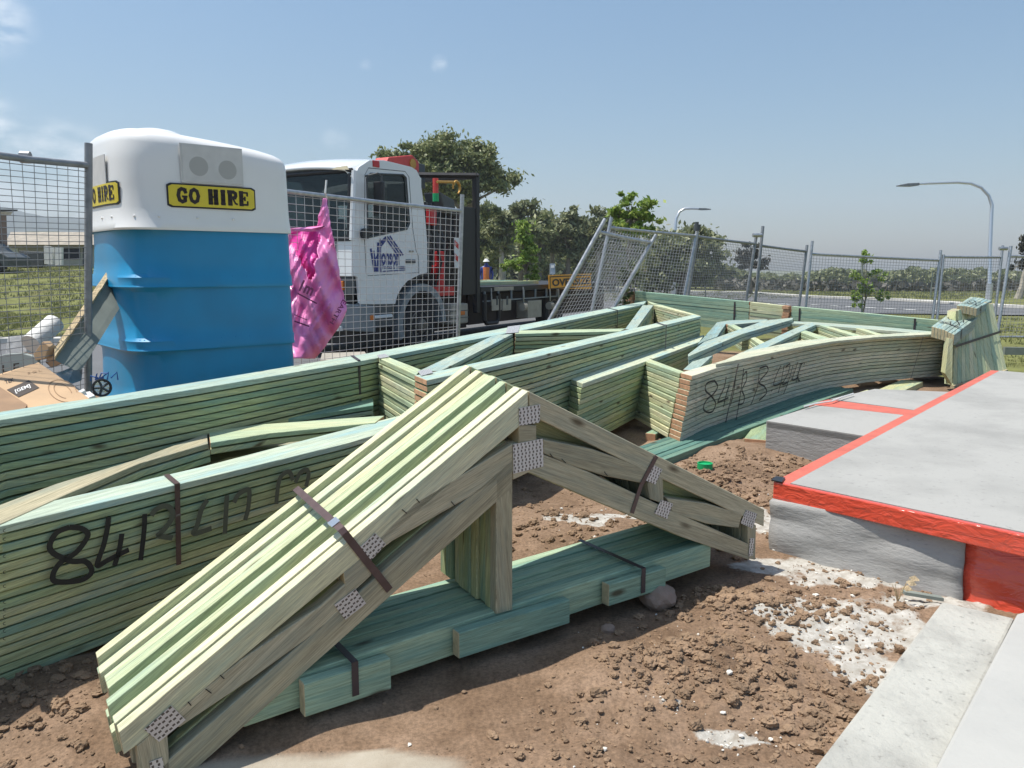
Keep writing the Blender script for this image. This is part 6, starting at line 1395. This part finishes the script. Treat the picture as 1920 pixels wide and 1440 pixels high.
MB().prism([cw(0, 0, .3), cw(1.85, 0, .3), cw(1.9, 0, .75), cw(1.55, 0, .95), cw(1.1, 0, 1.02), cw(.7, 0, 1.4), cw(-.8, 0, 1.42), cw(-1.6, 0, 1.0), cw(-1.8, 0, .4)], Vector((0, 1.7, 0))).build('body', M_['trim'], CR, bevel=.05)
MB().prism([cw(1.0, -.01, 1.0), cw(.68, -.01, 1.34), cw(-.7, -.01, 1.35), cw(-.7, -.01, 1.0)], Vector((0, .02, 0))).build('window', M_['glass'], CR)
for x in (-1.1, 1.25): MB().tube([cw(x, -.03, .32), cw(x, .22, .32)], .32, 16).build('wheel', M_['rubber'], CR)
for i, (x, y) in enumerate(((104, 510), (132, 512), (120, 506))):
    b_ = gp(x, y + 2); tag(MB().prism([b_ + up3 * .06, b_ + Vector((1.4, .2, .08)), b_ + Vector((1.4, .35, .08)), b_ + Vector((0, .15, .06))], up3 * -.08).build('timber_offcut', M_['oldwood'] if i else M_['paper'], None), ['white timber offcut on the grass nearest the skip bin', 'rightmost brown offcut on the far grass at the left', 'brown offcut behind the other two on the far grass'][i], 'offcut', 'offcuts on the far grass')
# small distant person in an orange vest seen past the truck
def person(px, py, t, label):
    b_ = att(px, py, t); b_.z = g0(b_.x, b_.y)
    m = bpy.data.meshes.new('person'); J = [(0, 0, .95), (0, 0, 1.2), (0, 0, 1.42), (0, 0, 1.53), (0, -.01, 1.66), (-.19, 0, 1.42), (-.26, .02, 1.15), (-.22, -.12, .95), (.19, 0, 1.42), (.26, .02, 1.15), (.22, -.12, .95), (-.10, 0, .88), (-.11, -.02, .48), (-.11, .02, .06), (-.11, -.12, .03), (.10, 0, .88), (.12, .03, .48), (.12, .04, .06), (.12, -.1, .03)]
    E = [(0, 1), (1, 2), (2, 3), (3, 4), (2, 5), (5, 6), (6, 7), (2, 8), (8, 9), (9, 10), (0, 11), (11, 12), (12, 13), (13, 14), (0, 15), (15, 16), (16, 17), (17, 18)]
    R = [.15, .15, .16, .06, .10, .07, .05, .04, .07, .05, .04, .10, .07, .05, .04, .10, .07, .05, .04]
    m.from_pydata([tuple(b_ + Vector(j)) for j in J], E, []); o = link('person', m, M_['navy']); sk = o.modifiers.new('s', 'SKIN')
    for v, r in zip(m.skin_vertices[0].data, R): v.radius = (r, r)
    m.skin_vertices[0].data[0].use_root = True; o.modifiers.new('u', 'SUBSURF').levels = 1; tag(o, label, 'person')
    MB().tube([b_ + Vector((0, 0, .95)), b_ + Vector((0, 0, 1.2)), b_ + Vector((0, 0, 1.46))], [.17, .165, .15], 12).build('vest', M_['lens'], o)
    MB().tube([b_ + Vector((0, 0, 1.68)), b_ + Vector((0, 0, 1.80))], [.135, .05], 12).build('hat', M_['paper'], o)
person(912, 540, 32, 'distant person in an orange vest standing beyond the truck tray')
# ------------------------------------------------------------------ air
hz_ = MB().box((-1200, -80, -12), (1300, 1300, 105)).build('haze', [], None)
hm = bpy.data.materials.new('haze_air'); hm.use_nodes = True; t_ = hm.node_tree; t_.nodes.remove(t_.nodes['Principled BSDF']); pv = t_.nodes.new('ShaderNodeVolumePrincipled')
pv.inputs['Density'].default_value = .00060; pv.inputs['Color'].default_value = (.84, .91, 1, 1); pv.inputs['Anisotropy'].default_value = .1
t_.links.new(pv.outputs[0], t_.nodes['Material Output'].inputs['Volume']); hz_.data.materials.append(hm)
tag(hz_, 'thin summer haze in the air', 'haze', kind='stuff')
